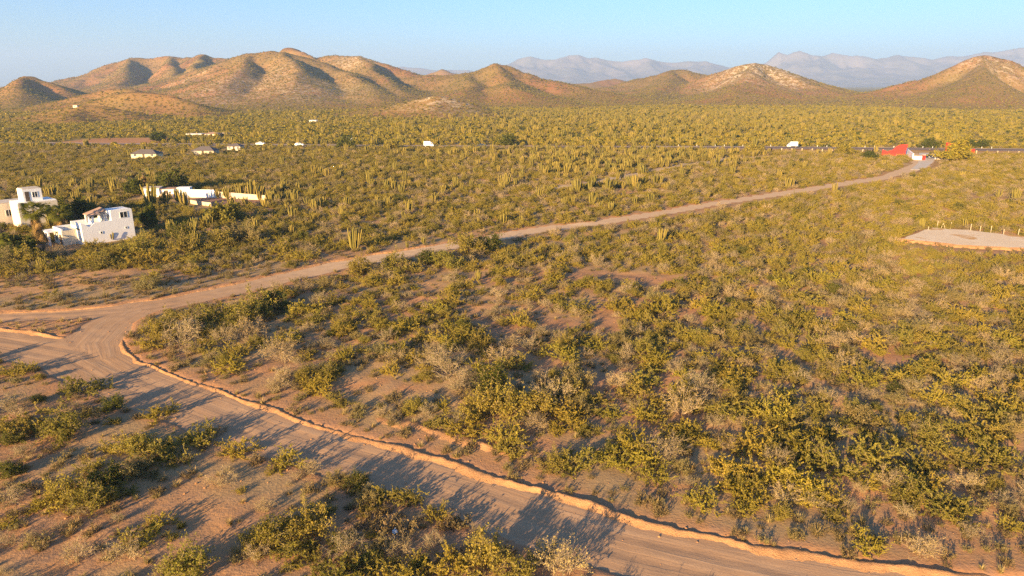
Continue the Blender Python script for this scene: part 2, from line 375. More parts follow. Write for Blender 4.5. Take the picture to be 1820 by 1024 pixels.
def hills_z(x, y):
    x = np.asarray(x, float); y = np.asarray(y, float)
    wx = x + (fbm(x * 0.012, y * 0.012, 41, 4) - 0.5) * 34; wy = y + (fbm(x * 0.008, y * 0.008, 51, 4) - 0.5) * 50
    acc = np.zeros(np.shape(x)); crest = np.zeros(np.shape(x))
    for w, P in RW:
        best = np.zeros(np.shape(x)); cb = np.zeros(np.shape(x))
        for a, b in zip(P[:-1], P[1:]):
            dx, dy = b[0] - a[0], b[1] - a[1]; t = np.clip(((wx - a[0]) * dx + (wy - a[1]) * dy) / (dx * dx + dy * dy), 0, 1)
            dd = np.hypot(wx - a[0] - dx * t, wy - a[1] - dy * t) / w + 1e-6; g = 0.88 * np.exp(-1.1 * dd ** 1.3) + 0.12 * np.exp(-0.36 * dd)
            zz = np.maximum(0, a[2] + (b[2] - a[2]) * t) * g; k = zz > best; best = np.where(k, zz, best); cb = np.where(k, g, cb)
        crest = np.where(best > acc, cb, crest); acc = np.maximum(acc, best) + 0.0
    z = acc
    rid = np.abs(2 * fbm(x * 0.009, y * 0.009, 61, 4) - 1)
    gully = (1 - crest) * sstep(2, 25, z)
    z = z * (1 - 0.28 * gully * sstep(0.0, 0.35, 0.30 - rid)) + (fbm(x * 0.03, y * 0.03, 71, 4) - 0.5) * np.minimum(z * 0.12, 6.0)
    return z - 3.0
def rock_amount(x, y):
    v = np.zeros(np.shape(x))
    for px, py, Y, r, a in [(1350, 122, 1480, 85, 1.0), (1300, 145, 1400, 60, 0.75), (640, 105, 1690, 60, 0.7), (330, 122, 1400, 40, 0.6), (450, 150, 1150, 130, 0.5), (560, 160, 1100, 110, 0.5), (785, 178, 745, 45, 0.6), (1750, 100, 1240, 60, 0.6), (400, 175, 1000, 80, 0.45)]:
        X = at_depth(px, py, Y)[0]; v = np.maximum(v, a * np.exp(-(((x - X) / r) ** 2 + ((y - Y) / (r * 1.6)) ** 2)))
    return v

def spaced(segs):                        # [(end, step)] -> coordinates
    out = [segs[0][0]]
    for e, st in segs[1:]:
        n = max(1, int(round((e - out[-1]) / st))); out += list(out[-1] + (e - out[-1]) * np.arange(1, n + 1) / n)
    return np.array(out)
def grow(a, b, st, g):
    out = [a]; sgn = 1 if b > a else -1
    while (b - out[-1]) * sgn > st: out.append(out[-1] + sgn * st); st *= g
    out.append(b); return out
def grid_mesh(name, xs, ys, zf, mat, mask=None, attrs=None, smooth=True):
    X, Y = np.meshgrid(xs, ys); Z = zf(X, Y); nx, ny = len(xs), len(ys)
    V = np.stack([X, Y, Z], -1).reshape(-1, 3)
    i = np.arange(ny - 1)[:, None] * nx + np.arange(nx - 1)[None, :]
    Fq = np.stack([i, i + 1, i + nx + 1, i + nx], -1).reshape(-1, 4)
    if mask is not None:
        k = mask(X, Y).reshape(-1); Fq = Fq[k[Fq].any(1)]
        used = np.unique(Fq); re = np.full(len(V), -1); re[used] = np.arange(len(used)); Fq = re[Fq]; V = V[used]
    me = mesh(name, V, Fq, mat, smooth)
    for n_, fn in (attrs or {}).items():
        val = fn(V[:, 0], V[:, 1])
        if val.ndim == 2:
            a = me.attributes.new(n_, 'FLOAT_VECTOR', 'POINT'); a.data.foreach_set('vector', val.astype(np.float32).ravel())
        else:
            a = me.attributes.new(n_, 'FLOAT', 'POINT'); a.data.foreach_set('value', val.astype(np.float32))
    return me

# bare patches: photo position of the centre, half sizes in metres along x and y
BARE = [(1075, 560, 1.6, 9), (1060, 690, 3.0, 5.0), (1045, 490, 5, 5), (1150, 495, 8, 4), (1165, 690, 2.0, 4.0), (1440, 470, 2.2, 4), (1470, 560, 1.5, 5), (1240, 555, 3, 3), (985, 575, 4, 3), (900, 590, 3, 1.8), (1300, 630, 3, 2.0),
        (960, 655, 3.5, 2), (740, 540, 3.5, 2.2), (690, 565, 4, 1.5), (560, 605, 3, 1.2), (470, 655, 4, 1.5), (1140, 770, 2.5, 3), (1610, 960, 1.8, 2.0), (1600, 640, 2, 3), (730, 700, 3, 2), (640, 690, 3, 1.5), (800, 770, 4, 1.2),
        (940, 790, 5, 1.2), (1500, 720, 2, 1.6), (1210, 880, 2, 1), (1700, 780, 2, 2), (1420, 640, 1.5, 2), (860, 500, 3, 2), (610, 530, 3, 2), (1540, 880, 1.6, 1.2), (1330, 580, 1.5, 3)]
BAREW = [(*gp(px, py), a, b) for px, py, a, b in BARE]
def bare(x, y):
    wx = x + (fbm(x * 0.3, y * 0.3, 91, 3) - 0.5) * 5; wy = y + (fbm(x * 0.3, y * 0.3, 95, 3) - 0.5) * 5
    v = np.zeros(np.shape(x))
    for X, Y, a, b in BAREW: v = np.maximum(v, np.exp(-(((wx - X) / a) ** 2 + ((wy - Y) / b) ** 2)))
    return v
def side(x, y):                          # 0 near side of the lower road, 1 field between the roads, 2 beyond the upper road
    yl = np.interp(x, LOWER[:, 0], LOWER[:, 1]); yu = np.interp(x, UPPER[:, 0], UPPER[:, 1])
    return np.where(y < yl, 0, np.where(y < yu, 1, 2))
def litter(x, y):
    sd = side(x, y); n = fbm(x * 0.12, y * 0.12, 33, 4)
    v = np.where(sd == 1, 0.25 + 0.5 * sstep(0.35, 0.65, n), np.where(sd == 2, 0.35 + 0.4 * sstep(0.4, 0.6, n), 0.2 + 0.55 * sstep(0.42, 0.62, n)))
    return np.clip(v, 0, 1) * (1 - bare(x, y)) * sstep(0.5, 2.5, road_sdf(x, y)) * (poly_dist(x, y, FIELD) > 0)
def scrub(x, y):
    return sstep(180, 520, np.hypot(x, y)) * (poly_dist(x, y, FIELD) > 0) * sstep(1, 8, poly_sdf(x, y, HWP)[0]) * (poly_dist(x, y, YARD) > 0) * 0.85

OLDT = np.array([(*gp(*q), 2.2) for q in [(985, 336), (1060, 326), (1120, 314), (1190, 300), (1250, 290), (1300, 282), (1420, 277), (1540, 288), (1620, 292)]])
def pale_track(x, y): return 0.75 * (1 - sstep(-1, 2.5, poly_sdf(x, y, OLDT)[0] + (fbm(x * .15, y * .15, 66, 3) - .5) * 5))
gx = np.array(sorted(set(grow(-82, -15000, 0.6, 1.045)[1:] + list(np.arange(-82, 62, 0.5)) + grow(62, 15000, 0.6, 1.045))))
gy = np.array(sorted(set(grow(26, -500, 1.0, 1.25)[1:] + list(np.arange(26, 112, 0.5)) + grow(112, 15000, 0.55, 1.03))))
tag(obj('ground', grid_mesh('ground', gx, gy, ground_z, M['soil'], None, {'litter': litter, 'scrub': scrub, 'pale': pale_track})), kind='structure')

def road_z(x, y):
    a, sa, ta = poly_sdf(x, y, LOWER); b, sb, tb = poly_sdf(x, y, UPPER)
    tt = np.where(a < b, ta, tb)
    rut = -0.05 * (np.exp(-((np.abs(tt) - 1.0) / 0.28) ** 2)) + (fbm(x * 0.9, y * 0.9, 77, 3) - 0.5) * 0.07
    return rut
def road_track(x, y):
    a, sa, ta = poly_sdf(x, y, LOWER); b, sb, tb = poly_sdf(x, y, UPPER); c, sc_, tc = poly_sdf(x, y, LINK)
    w = np.exp(-np.stack([a, b, c]) * 1.0); w = w / w.sum(0)
    k = np.argmin(np.stack([a, b, c]), 0)
    sx = np.choose(k, [sa, sb + 500, sc_ + 900]); tx = np.choose(k, [ta, tb, tc])
    return np.stack([sx, tx, 0 * sx], -1)
def road_pale(x, y):
    X, Y = gp(1030, 398); X2, Y2 = gp(1630, 297)
    up = poly_sdf(x, y, UPPER)[0] < 1
    return np.where(up, np.maximum(0.9 * np.exp(-(((x - X) / 5) ** 2 + ((y - Y) / 5) ** 2)), 0.55 * sstep(92, 125, y)), 0.0)
tag(obj('dirt_road', grid_mesh('dirt_road', np.arange(-120, 58, 0.4), np.arange(28, 128, 0.4), road_z, M['road'], lambda x, y: road_sdf(x, y) < 0.75, {'track': road_track, 'pale': road_pale})), kind='structure')
tag(obj('dirt_track', grid_mesh('dirt_track', np.arange(-20, 200, 0.9), np.arange(127.6, 326, 0.9), road_z, M['road'], lambda x, y: (road_sdf(x, y) < 0.85) & (y < 318), {'track': road_track, 'pale': road_pale})), kind='structure')

# sand windrows thrown up along the road edges
def berm(name, pts, height, width, off):
    P = np.array(pts, float); seg = np.hypot(*np.diff(P, axis=0).T); s = np.concatenate([[0], np.cumsum(seg)])
    n = int(s[-1] / 0.16); u = np.linspace(0, s[-1], n)
    x = np.interp(u, s, P[:, 0]); y = np.interp(u, s, P[:, 1])
    k = np.ones(25) / 25
    for _ in range(2):
        x = np.convolve(np.pad(x, 12, 'edge'), k, 'valid'); y = np.convolve(np.pad(y, 12, 'edge'), k, 'valid')
    for _ in range(8):                   # settle the ridge on the road's edge line
        e = 0.1; d0 = road_sdf(x, y); gxn = road_sdf(x + e, y) - d0; gyn = road_sdf(x, y + e) - d0; g = np.hypot(gxn, gyn) + 1e-6
        x = x - np.clip((d0 - off), -1, 1) * gxn / g * 0.6; y = y - np.clip((d0 - off), -1, 1) * gyn / g * 0.6
    for _ in range(2):
        x = np.convolve(np.pad(x, 4, 'edge'), np.ones(9) / 9, 'valid'); y = np.convolve(np.pad(y, 4, 'edge'), np.ones(9) / 9, 'valid')
    tx, ty = np.gradient(x), np.gradient(y); L = np.hypot(tx, ty) + 1e-9; nx, ny = -ty / L, tx / L
    prof = [(-1.7, -0.1), (-1.25, 0.13), (-0.85, 0.36), (-0.5, 0.66), (-0.22, 0.93), (0.0, 1.0), (0.25, 0.82), (0.6, 0.5), (1.1, 0.2), (1.7, -0.1)]
    fade = np.minimum(1, np.minimum(u, u[-1] - u) / 4)
    hh = height * (0.05 + 1.7 * fbm(u * 0.16, u * 0 + 3, 81, 5)) * fade * (0.75 + 0.6 * u / u[-1]); ww = width * (0.3 + 1.5 * fbm(u * 0.25, u * 0 + 9, 83, 4)) * (0.8 + 0.5 * u / u[-1])
    V = []
    for a, b in prof:
        X = x + nx * a * ww; Y = y + ny * a * ww
        lump = (fbm(X * 1.6, Y * 1.6, 85, 4) - 0.5) * 0.55 + 1
        lump2 = (fbm(X * 3, Y * 3, 87, 3) - 0.5) * 0.13
        V.append(np.stack([X, Y, -0.12 + (hh + 0.12) * b * lump + lump2 * (b > 0.1) * fade], -1))
    V = np.stack(V, 1); m = len(prof)
    i = np.arange(n - 1)[:, None] * m + np.arange(m - 1)[None, :]
    Fq = np.stack([i, i + m, i + m + 1, i + 1], -1).reshape(-1, 4)
    return tag(obj(name, mesh(name, V.reshape(-1, 3), Fq, M['berm'], True)), kind='structure')
far_edge = [gp(*q) for q in [(192, 604), (205, 630), (250, 655), (330, 690), (480, 735), (600, 772), (700, 805), (850, 845), (1000, 895), (1150, 935), (1300, 965), (1500, 1000), (1620, 1015), (1800, 1035)]]
berm('sand_berm', far_edge, 0.20, 0.55, 0.3)
berm('sand_berm', [gp(*q) for q in [(-60, 566), (0, 560), (100, 553), (200, 545), (330, 525), (450, 500), (600, 465), (700, 448), (800, 435)]], 0.15, 0.5, 0.3)
berm('sand_berm', [gp(*q) for q in [(-60, 575), (0, 585), (60, 592), (125, 604)]], 0.22, 0.7, 0.3)
berm('sand_berm', [(x + 1.0, y + 4.5) for x, y in [gp(*q) for q in [(600, 772), (700, 805), (850, 845), (930, 870)]]], 0.30, 1.3, 3.9)

# hills and far mountains
hx = np.arange(-1750, 1500, 6.0); hy = np.array(grow(470, 3500, 5.0, 1.006))
tag(obj('hills', grid_mesh('hills', hx, hy, hills_z, M['hill'], lambda x, y: hills_z(x, y) > -2.6, {'rock': rock_amount})), kind='structure')

def mountain_material():
    m, t, out = nodes('mountain_rock'); p = pos(t)
    c = ramp(t, noise(t, 0.002, 6, 0.65, p), [(0.35, (0.13, 0.125, 0.11)), (0.65, (0.24, 0.20, 0.175))])
    surf(t, out, c, 0.95, bump(t, noise(t, 0.01, 5, 0.7, p), 20, 0.7), 0.05); return m
M['mountain'] = mountain_material()
CREST = [(300, 150), (560, 148), (690, 124), (715, 118), (742, 119), (770, 124), (832, 123), (870, 132), (905, 112), (920, 104), (945, 100), (965, 103), (985, 104), (1000, 100), (1013, 97), (1030, 99), (1045, 104), (1060, 102), (1085, 105), (1105, 108), (1130, 104), (1150, 101), (1170, 106), (1190, 109),
         (1230, 107), (1255, 108), (1270, 113), (1300, 120), (1330, 122), (1350, 116), (1365, 108), (1385, 91), (1400, 96), (1422, 88), (1440, 96), (1460, 99), (1482, 92), (1510, 97), (1540, 102), (1556, 104), (1575, 101), (1596, 96), (1612, 100), (1632, 101), (1655, 106), (1680, 101), (1700, 98), (1720, 97), (1750, 92), (1785, 89), (1820, 83), (1870, 76), (1950, 90), (2100, 120), (2300, 150)]
MY = 11000.0
cxs = np.array([at_depth(a, b, MY)[0] for a, b in CREST]); czs = np.array([at_depth(a, b, MY)[2] for a, b in CREST])
def mount_z(x, y):
    wy = (fbm(x * 0.0012, y * 0.0012, 131, 3) - 0.5) * 700
    h = np.interp(x, cxs, czs)
    d = (y - MY + 0 * wy) / 1500.0
    rid = 1 - np.abs(2 * fbm(x * 0.0016 + y * 0.0003, y * 0.0011, 141, 5) - 1)
    base = np.exp(-np.abs(d) ** 1.3 * 1.5)
    z = h * base * (1 - (0.42 - 0.42 * np.exp(-(d / 0.06) ** 2)) * (1 - rid) * 1.6) + (fbm(x * 0.004, y * 0.004, 151, 5) - 0.5) * h * 0.13
    return z - 6 - 30 * sstep(1.3, 1.9, np.abs(d))
tag(obj('mountains', grid_mesh('mountains', np.linspace(cxs[0], cxs[-1], 620), np.linspace(MY - 2900, MY + 2400, 130), mount_z, M['mountain'], smooth=True)), kind='structure')


# ------------------------------------------------------------------ plants: templates
def grow_branches(r, n_main, n_sub, reach, lift, droop, wig, nseg=5, sub_len=0.45, base_r=0.25, n_twig=0):
    """polylines [(points, start radius)] of one spreading desert shrub"""
    out = []
    def path(p, d, L, dr, ns):
        P = [p.copy()]; st = L / ns
        for _ in range(ns):
            d = d + r.normal(0, wig, 3) + np.array([0, 0, -dr]); d /= np.linalg.norm(d)
            p = p + d * st
            if p[2] < 0.05: p[2] = 0.05 + 0.03 * r.random(); d[2] = abs(d[2]) * 0.5
            P.append(p.copy())
        return np.array(P)
    for i in range(n_main):
        a = 2 * math.pi * (i + r.random() * 0.9) / n_main; el = lift * (0.45 + 0.8 * r.random())
        d = np.array([math.cos(a) * math.cos(el), math.sin(a) * math.cos(el), math.sin(el)])
        L = reach * (0.65 + 0.5 * r.random())
        p0 = np.array([math.cos(a), math.sin(a), 0]) * base_r * r.random(); p0[2] = -0.05
        P = path(p0, d, L, droop, nseg); out.append((P, 1.0, 0))
        for _ in range(n_sub):
            t = 0.25 + 0.7 * r.random(); k = min(int(t * nseg), nseg - 1); q = P[k] + (P[k + 1] - P[k]) * (t * nseg - k)
            dd = P[k + 1] - P[k]; dd /= np.linalg.norm(dd); dd = dd + r.normal(0, 0.75, 3) + np.array([0, 0, 0.25]); dd /= np.linalg.norm(dd)
            Q = path(q, dd, L * sub_len * (0.6 + 0.7 * r.random()), droop * 0.8, 3); out.append((Q, 0.55, 1))
            for _ in range(n_twig):
                k = r.integers(1, 3); e = Q[k + 1] - Q[k]; e /= np.linalg.norm(e) + 1e-9; e = e + r.normal(0, 0.8, 3) + (0, 0, 0.2); e /= np.linalg.norm(e)
                out.append((path(Q[k], e, L * sub_len * 0.5 * (0.6 + 0.6 * r.random()), droop * 0.5, 2), 0.35, 2))
    return out
def tubes(br, rad, k=3):
    V, Fc = [], []; base = 0
    for P, s, lev in br:
        m = len(P); T = np.gradient(P, axis=0); T /= np.linalg.norm(T, axis=1)[:, None] + 1e-9
        A = np.cross(T, (0.3, 0.9, 0.2)); A /= np.linalg.norm(A, axis=1)[:, None] + 1e-9; B = np.cross(T, A)
        R_ = rad * s * np.linspace(1, 0.35, m)
        for j in range(k):
            w = 2 * math.pi * j / k; V.append(P + (A * math.cos(w) + B * math.sin(w)) * R_[:, None])
        for j in range(k):
            j2 = (j + 1) % k; i = np.arange(m - 1)
            Fc.append(np.stack([base + j * m + i, base + j2 * m + i, base + j2 * m + i + 1, base + j * m + i + 1], -1))
        base += k * m
    return np.concatenate(V), np.concatenate(Fc)
def leaf_quads(r, C, size, flat=0.0, stretch=1.5, axis=None):
    n = len(C); d = r.normal(0, 1, (n, 3)) if axis is None else axis + r.normal(0, 0.5, (n, 3))
    d /= np.linalg.norm(d, axis=1)[:, None]; e = np.cross(d, r.normal(0, 1, (n, 3))); e /= np.linalg.norm(e, axis=1)[:, None] + 1e-9
    s = size * (0.6 + 0.8 * r.random(n))[:, None]
    V = np.stack([C - d * s * stretch * 0.5, C + e * s * 0.5, C + d * s * stretch * 0.5, C - e * s * 0.5], 1).reshape(-1, 3)
    return V, np.arange(n * 4).reshape(n, 4)
def leaves_on(r, br, spacing, spread, start=0.25, levels=(0, 1, 2)):
    C, D = [], []
    for P, s, lev in br:
        if lev not in levels: continue
        seg = np.linalg.norm(np.diff(P, axis=0), axis=1); L = seg.sum(); n = max(2, int(L / spacing))
        t = r.random(n); t = (start if lev == 0 else 0.05) + (1 - (start if lev == 0 else 0.05)) * t
        x = t * (len(P) - 1); k = np.minimum(x.astype(int), len(P) - 2); f = (x - k)[:, None]
        C.append(P[k] * (1 - f) + P[k + 1] * f + r.normal(0, spread, (n, 3))); D.append(P[k + 1] - P[k])
    C = np.concatenate(C); D = np.concatenate(D); C[:, 2] = np.maximum(C[:, 2], 0.04)
    return C, D / (np.linalg.norm(D, axis=1)[:, None] + 1e-9)

TEMPL = {}                               # kind -> list of (branch mesh, foliage mesh)
def template(kind, bm, lm): TEMPL.setdefault(kind, []).append((bm, lm))
def make_green(seed, mat, size=1.0, wild=0.28):
    r = np.random.default_rng(seed)
    br = grow_branches(r, 16, 6, 1.75 * size, 1.0, 0.07, wild, n_twig=1, nseg=7)
    bm = mesh('branches', *tubes(br, 0.028), M['stem'])
    C, D = leaves_on(r, br, 0.032, 0.032); lm = mesh('foliage', *leaf_quads(r, C, 0.066, axis=D, stretch=1.5), mat); return bm, lm
def make_bush(seed, mat, size=1.0, leaf=0.07):
    r = np.random.default_rng(seed)
    br = grow_branches(r, 14, 7, 1.45 * size, 1.1, 0.02, 0.24, n_twig=2, sub_len=0.5)
    bm = mesh('branches', *tubes(br, 0.03), M['stem'])
    C, D = leaves_on(r, br, 0.042, 0.09, 0.25); lm = mesh('foliage', *leaf_quads(r, C, leaf), mat); return bm, lm
def make_dry(seed, leaf=True):
    r = np.random.default_rng(seed)
    br = grow_branches(r, 18, 6, 1.45, 1.05, 0.01, 0.22, n_twig=4, sub_len=0.5)
    bm = mesh('branches', *tubes(br, 0.018), M['twig'])
    C, D = leaves_on(r, br, 0.16, 0.05, 0.5); lm = mesh('foliage', *leaf_quads(r, C, 0.05, axis=D), M['straw'] if seed % 2 else M['leaf_s']); return bm, lm
def make_low(seed, mat):
    r = np.random.default_rng(seed)
    br = grow_branches(r, 13, 4, 0.62, 0.95, 0.0, 0.2, sub_len=0.55, nseg=3)
    bm = mesh('branches', *tubes(br, 0.012), M['stem'])
    C, D = leaves_on(r, br, 0.05, 0.05, 0.2); lm = mesh('foliage', *leaf_quads(r, C, 0.06), mat); return bm, lm
def make_tuft(seed):
    r = np.random.default_rng(seed); V, Fc = [], []
    for i in range(70):
        a = r.random() * 6.28; b = r.random() * 0.16; el = 0.5 + r.random() * 0.95; L = 0.3 + 0.45 * r.random()
        p = np.array([math.cos(a) * b, math.sin(a) * b, -0.02]); d = np.array([math.cos(a) * math.cos(el), math.sin(a) * math.cos(el), math.sin(el)])
        w = np.cross(d, (0, 0, 1)); w /= np.linalg.norm(w) + 1e-9; w *= 0.016
        mid = p + d * L * 0.55; tip = p + d * L + np.array([0, 0, -0.12 * L]); n = len(V)
        V += [p - w, p + w, mid + w * 0.8, mid - w * 0.8, tip]; Fc += [(n, n + 1, n + 2, n + 3), (n + 3, n + 2, n + 4)]
    return mesh('blades', V, Fc, M['straw']), None
CACT = []
def make_cactus(seed):
    r = np.random.default_rng(seed); k = 10; H = 3.2 + 1.4 * r.random(); pieces = []
    def col(pts, radii): 
        m = MB(); m.tube(pts, radii, k, 0.22); pieces.append(mesh('arm' if pieces else 'trunk', m.v, m.f, M['cactus'], True))
    col([(0, 0, -0.2), (0, 0, 0.5), (0.05, 0, H * 0.5), (0.09, 0.02, H * 0.92), (0.09, 0.02, H)], [0.22, 0.22, 0.19, 0.15, 0.04])
    n = r.integers(8, 14)
    for i in range(n):
        a = 6.283 * (i + r.random() * 0.8) / n; z0 = 0.05 + 0.5 * r.random(); out = 0.3 + 0.75 * r.random(); h = (H - z0 - out * .8) * (0.55 + 0.45 * r.random()); rad = 0.11 + 0.05 * r.random()
        p = np.array([0, 0, z0]); q = p + np.array([math.cos(a) * out, math.sin(a) * out, out * 0.8]); ln = np.array([math.cos(a), math.sin(a)]) * 0.12 + r.normal(0, 0.05, 2)
        col([p, p + np.array([math.cos(a), math.sin(a), 0.4]) * out * 0.6, q] + [q + np.array([ln[0] * h * u, ln[1] * h * u, h * u]) for u in (0.4, 0.75, 0.94, 1.0)], [rad * 0.8, rad * 0.9, rad, rad, rad * 0.97, rad * 0.75, rad * 0.25])
    CACT.append(pieces)
    V, Fc, base = [], [], 0
    for me in pieces:
        V += [tuple(v.co) for v in me.vertices]; Fc += [tuple(i + base for i in p.vertices) for p in me.polygons]; base += len(me.vertices)
    return mesh('stems', V, Fc, M['cactus'], True), None
for i in range(4): template('green', *make_green(100 + i, M['leaf_y'] if i < 2 else M['leaf_g'], 1.0, 0.27 + 0.05 * i))
for i in range(4): template('bush', *make_bush(200 + i, M['leaf_g'] if i < 2 else (M['leaf_d'] if i == 2 else M['leaf_s'])))
for i in range(4): template('dry', *make_dry(300 + i))
for i in range(3): template('low', *make_low(400 + i, M['scrubgrey'] if i < 2 else M['leaf_s']))
for i in range(3): template('tuft', *make_tuft(500 + i))
for i in range(6): template('cactus', *make_cactus(600 + i))

# coarse clumps for scrub too far off to show its branches
def make_clump(seed, n, size, mat, rad=1.5, ht=1.5):
    r = np.random.default_rng(seed); u = r.random(n); a = r.random(n) * 6.283; z = r.random(n) ** 0.7
    rr = rad * np.sqrt(1 - z ** 2 * 0.85) * (0.75 + 0.3 * r.random(n)) * (0.8 + 0.25 * np.sin(a * 3 + seed))
    C = np.stack([np.cos(a) * rr, np.sin(a) * rr, 0.1 + z * ht * (0.8 + 0.3 * r.random(n))], -1)
    return mesh('clump', *leaf_quads(r, C, size, stretch=1.2), mat)
def library(name, items):                # unlinked collection of instance sources
    c = bpy.data.collections.new(name)
    for i, me in enumerate(items):
        o = bpy.data.objects.new('%s_%03d' % (name, i), me); c.objects.link(o)
    return c
def joined(pair):
    b, l = pair
    if l is None: return b
    n = len(b.vertices); V = np.zeros(n * 3, np.float32); b.vertices.foreach_get('co', V)
    L = np.zeros(len(l.vertices) * 3, np.float32); l.vertices.foreach_get('co', L)
    fb = np.zeros(len(b.loops), np.int32); b.loops.foreach_get('vertex_index', fb); fl = np.zeros(len(l.loops), np.int32); l.loops.foreach_get('vertex_index', fl)
    me = mesh('plant', np.concatenate([V, L]).reshape(-1, 3), np.concatenate([fb, fl + n]).reshape(-1, 4))
    me.materials.append(b.materials[0]); me.materials.append(l.materials[0])
    mi = np.zeros(len(me.polygons), np.int32); mi[len(b.polygons):] = 1; me.polygons.foreach_set('material_index', mi); return me
def instancer(name, coll, P, idx, sc, tilt=0.0):
    me = bpy.data.meshes.new(name); n = len(P)
    me.vertices.add(n); me.vertices.foreach_set('co', np.asarray(P, np.float32).ravel())
    a = me.attributes.new('idx', 'INT', 'POINT'); a.data.foreach_set('value', np.asarray(idx, np.int32))
    sc = np.asarray(sc, np.float32)
    if sc.ndim == 1: sc = np.repeat(sc[:, None], 3, 1)
    a = me.attributes.new('sc', 'FLOAT_VECTOR', 'POINT'); a.data.foreach_set('vector', sc.ravel())
    rot = np.zeros((n, 3), np.float32); rot[:, 2] = rng.random(n) * 6.283
    if tilt: rot[:, :2] = rng.normal(0, tilt, (n, 2))
    a = me.attributes.new('rot', 'FLOAT_VECTOR', 'POINT'); a.data.foreach_set('vector', rot.ravel())
    o = obj(name, me)
    g = bpy.data.node_groups.new(name, 'GeometryNodeTree')
    g.interface.new_socket('Geometry', in_out='INPUT', socket_type='NodeSocketGeometry'); g.interface.new_socket('Geometry', in_out='OUTPUT', socket_type='NodeSocketGeometry')
    gi, go = g.nodes.new('NodeGroupInput'), g.nodes.new('NodeGroupOutput')
    ip = g.nodes.new('GeometryNodeInstanceOnPoints'); ci = g.nodes.new('GeometryNodeCollectionInfo')
    ci.inputs['Collection'].default_value = coll; ci.inputs['Separate Children'].default_value = True; ci.inputs['Reset Children'].default_value = True
    ip.inputs['Pick Instance'].default_value = True
    def na(nm, typ):
        q = g.nodes.new('GeometryNodeInputNamedAttribute'); q.data_type = typ; q.inputs[0].default_value = nm; return q.outputs[0]
    e2r = g.nodes.new('FunctionNodeEulerToRotation')
    g.links.new(na('rot', 'FLOAT_VECTOR'), e2r.inputs[0])
    g.links.new(gi.outputs[0], ip.inputs['Points']); g.links.new(ci.outputs[0], ip.inputs['Instance'])
    g.links.new(na('idx', 'INT'), ip.inputs['Instance Index']); g.links.new(e2r.outputs[0], ip.inputs['Rotation']); g.links.new(na('sc', 'FLOAT_VECTOR'), ip.inputs['Scale'])
    g.links.new(ip.outputs[0], go.inputs[0])
    md = o.modifiers.new('scatter', 'NODES'); md.node_group = g
    return o

# ------------------------------------------------------------------ plants: where they stand
KEEP = []                                # (x, y, radius) kept free of scrub: buildings, yards, gate
for px, py, rr in [(360, 369, 4.5), (345, 366, 4), (385, 367, 4), (372, 372, 4), (190, 424, 6.5), (160, 430, 5), (120, 437, 5.5), (230, 418, 5), (20, 392, 8), (45, 398, 7), (70, 440, 2.5), (350, 357, 8), (400, 357, 7), (440, 357, 6), (280, 350, 7), (262, 281, 9), (360, 273, 9), (416, 266, 8), (555, 219, 6), (1650, 285, 8), (1640, 280, 7), (1590, 277, 6), (1690, 280, 6)]:
    KEEP.append((*gp(px, py), rr))
def allowed(x, y, margin):
    ok = road_sdf(x, y) > margin
    hd = poly_sdf(x, y, HWP)[0]; ok &= hd > np.where(x < 60, 0.2, np.where((x > 112) & (y < 345), 9.5 + 3 * (fbm(x * .1, y * .1, 251, 3) - .5), 2.5))
    ok &= poly_dist(x, y, PAD) > 0.6
    if margin > 0.95:
        for k_ in (2.5, 5.0, 7.5): ok &= poly_dist(x + k_ * math.sin(SUN_AZ), y + k_ * math.cos(SUN_AZ), PAD) > 0.2
    ok &= poly_dist(x, y, YARD) > 0.5
    ok &= poly_sdf(x, y, OLDT)[0] > 0
    for X, Y, r_ in KEEP: ok &= np.hypot(x - X, y - Y) > r_
    return ok
def jitter_points(x0, x1, y0, y1, step):
    X, Y = np.meshgrid(np.arange(x0, x1, step), np.arange(y0, y1, step))
    X = X + (rng.random(X.shape) - 0.5) * step * 1.1; Y = Y + (rng.random(X.shape) - 0.5) * step * 1.1
    X, Y = X.ravel(), Y.ravel(); k = (np.abs(X) < 0.80 * Y + 14)
    return X[k], Y[k]
PL = {k: [] for k in TEMPL}              # kind -> rows x, y, size, variant
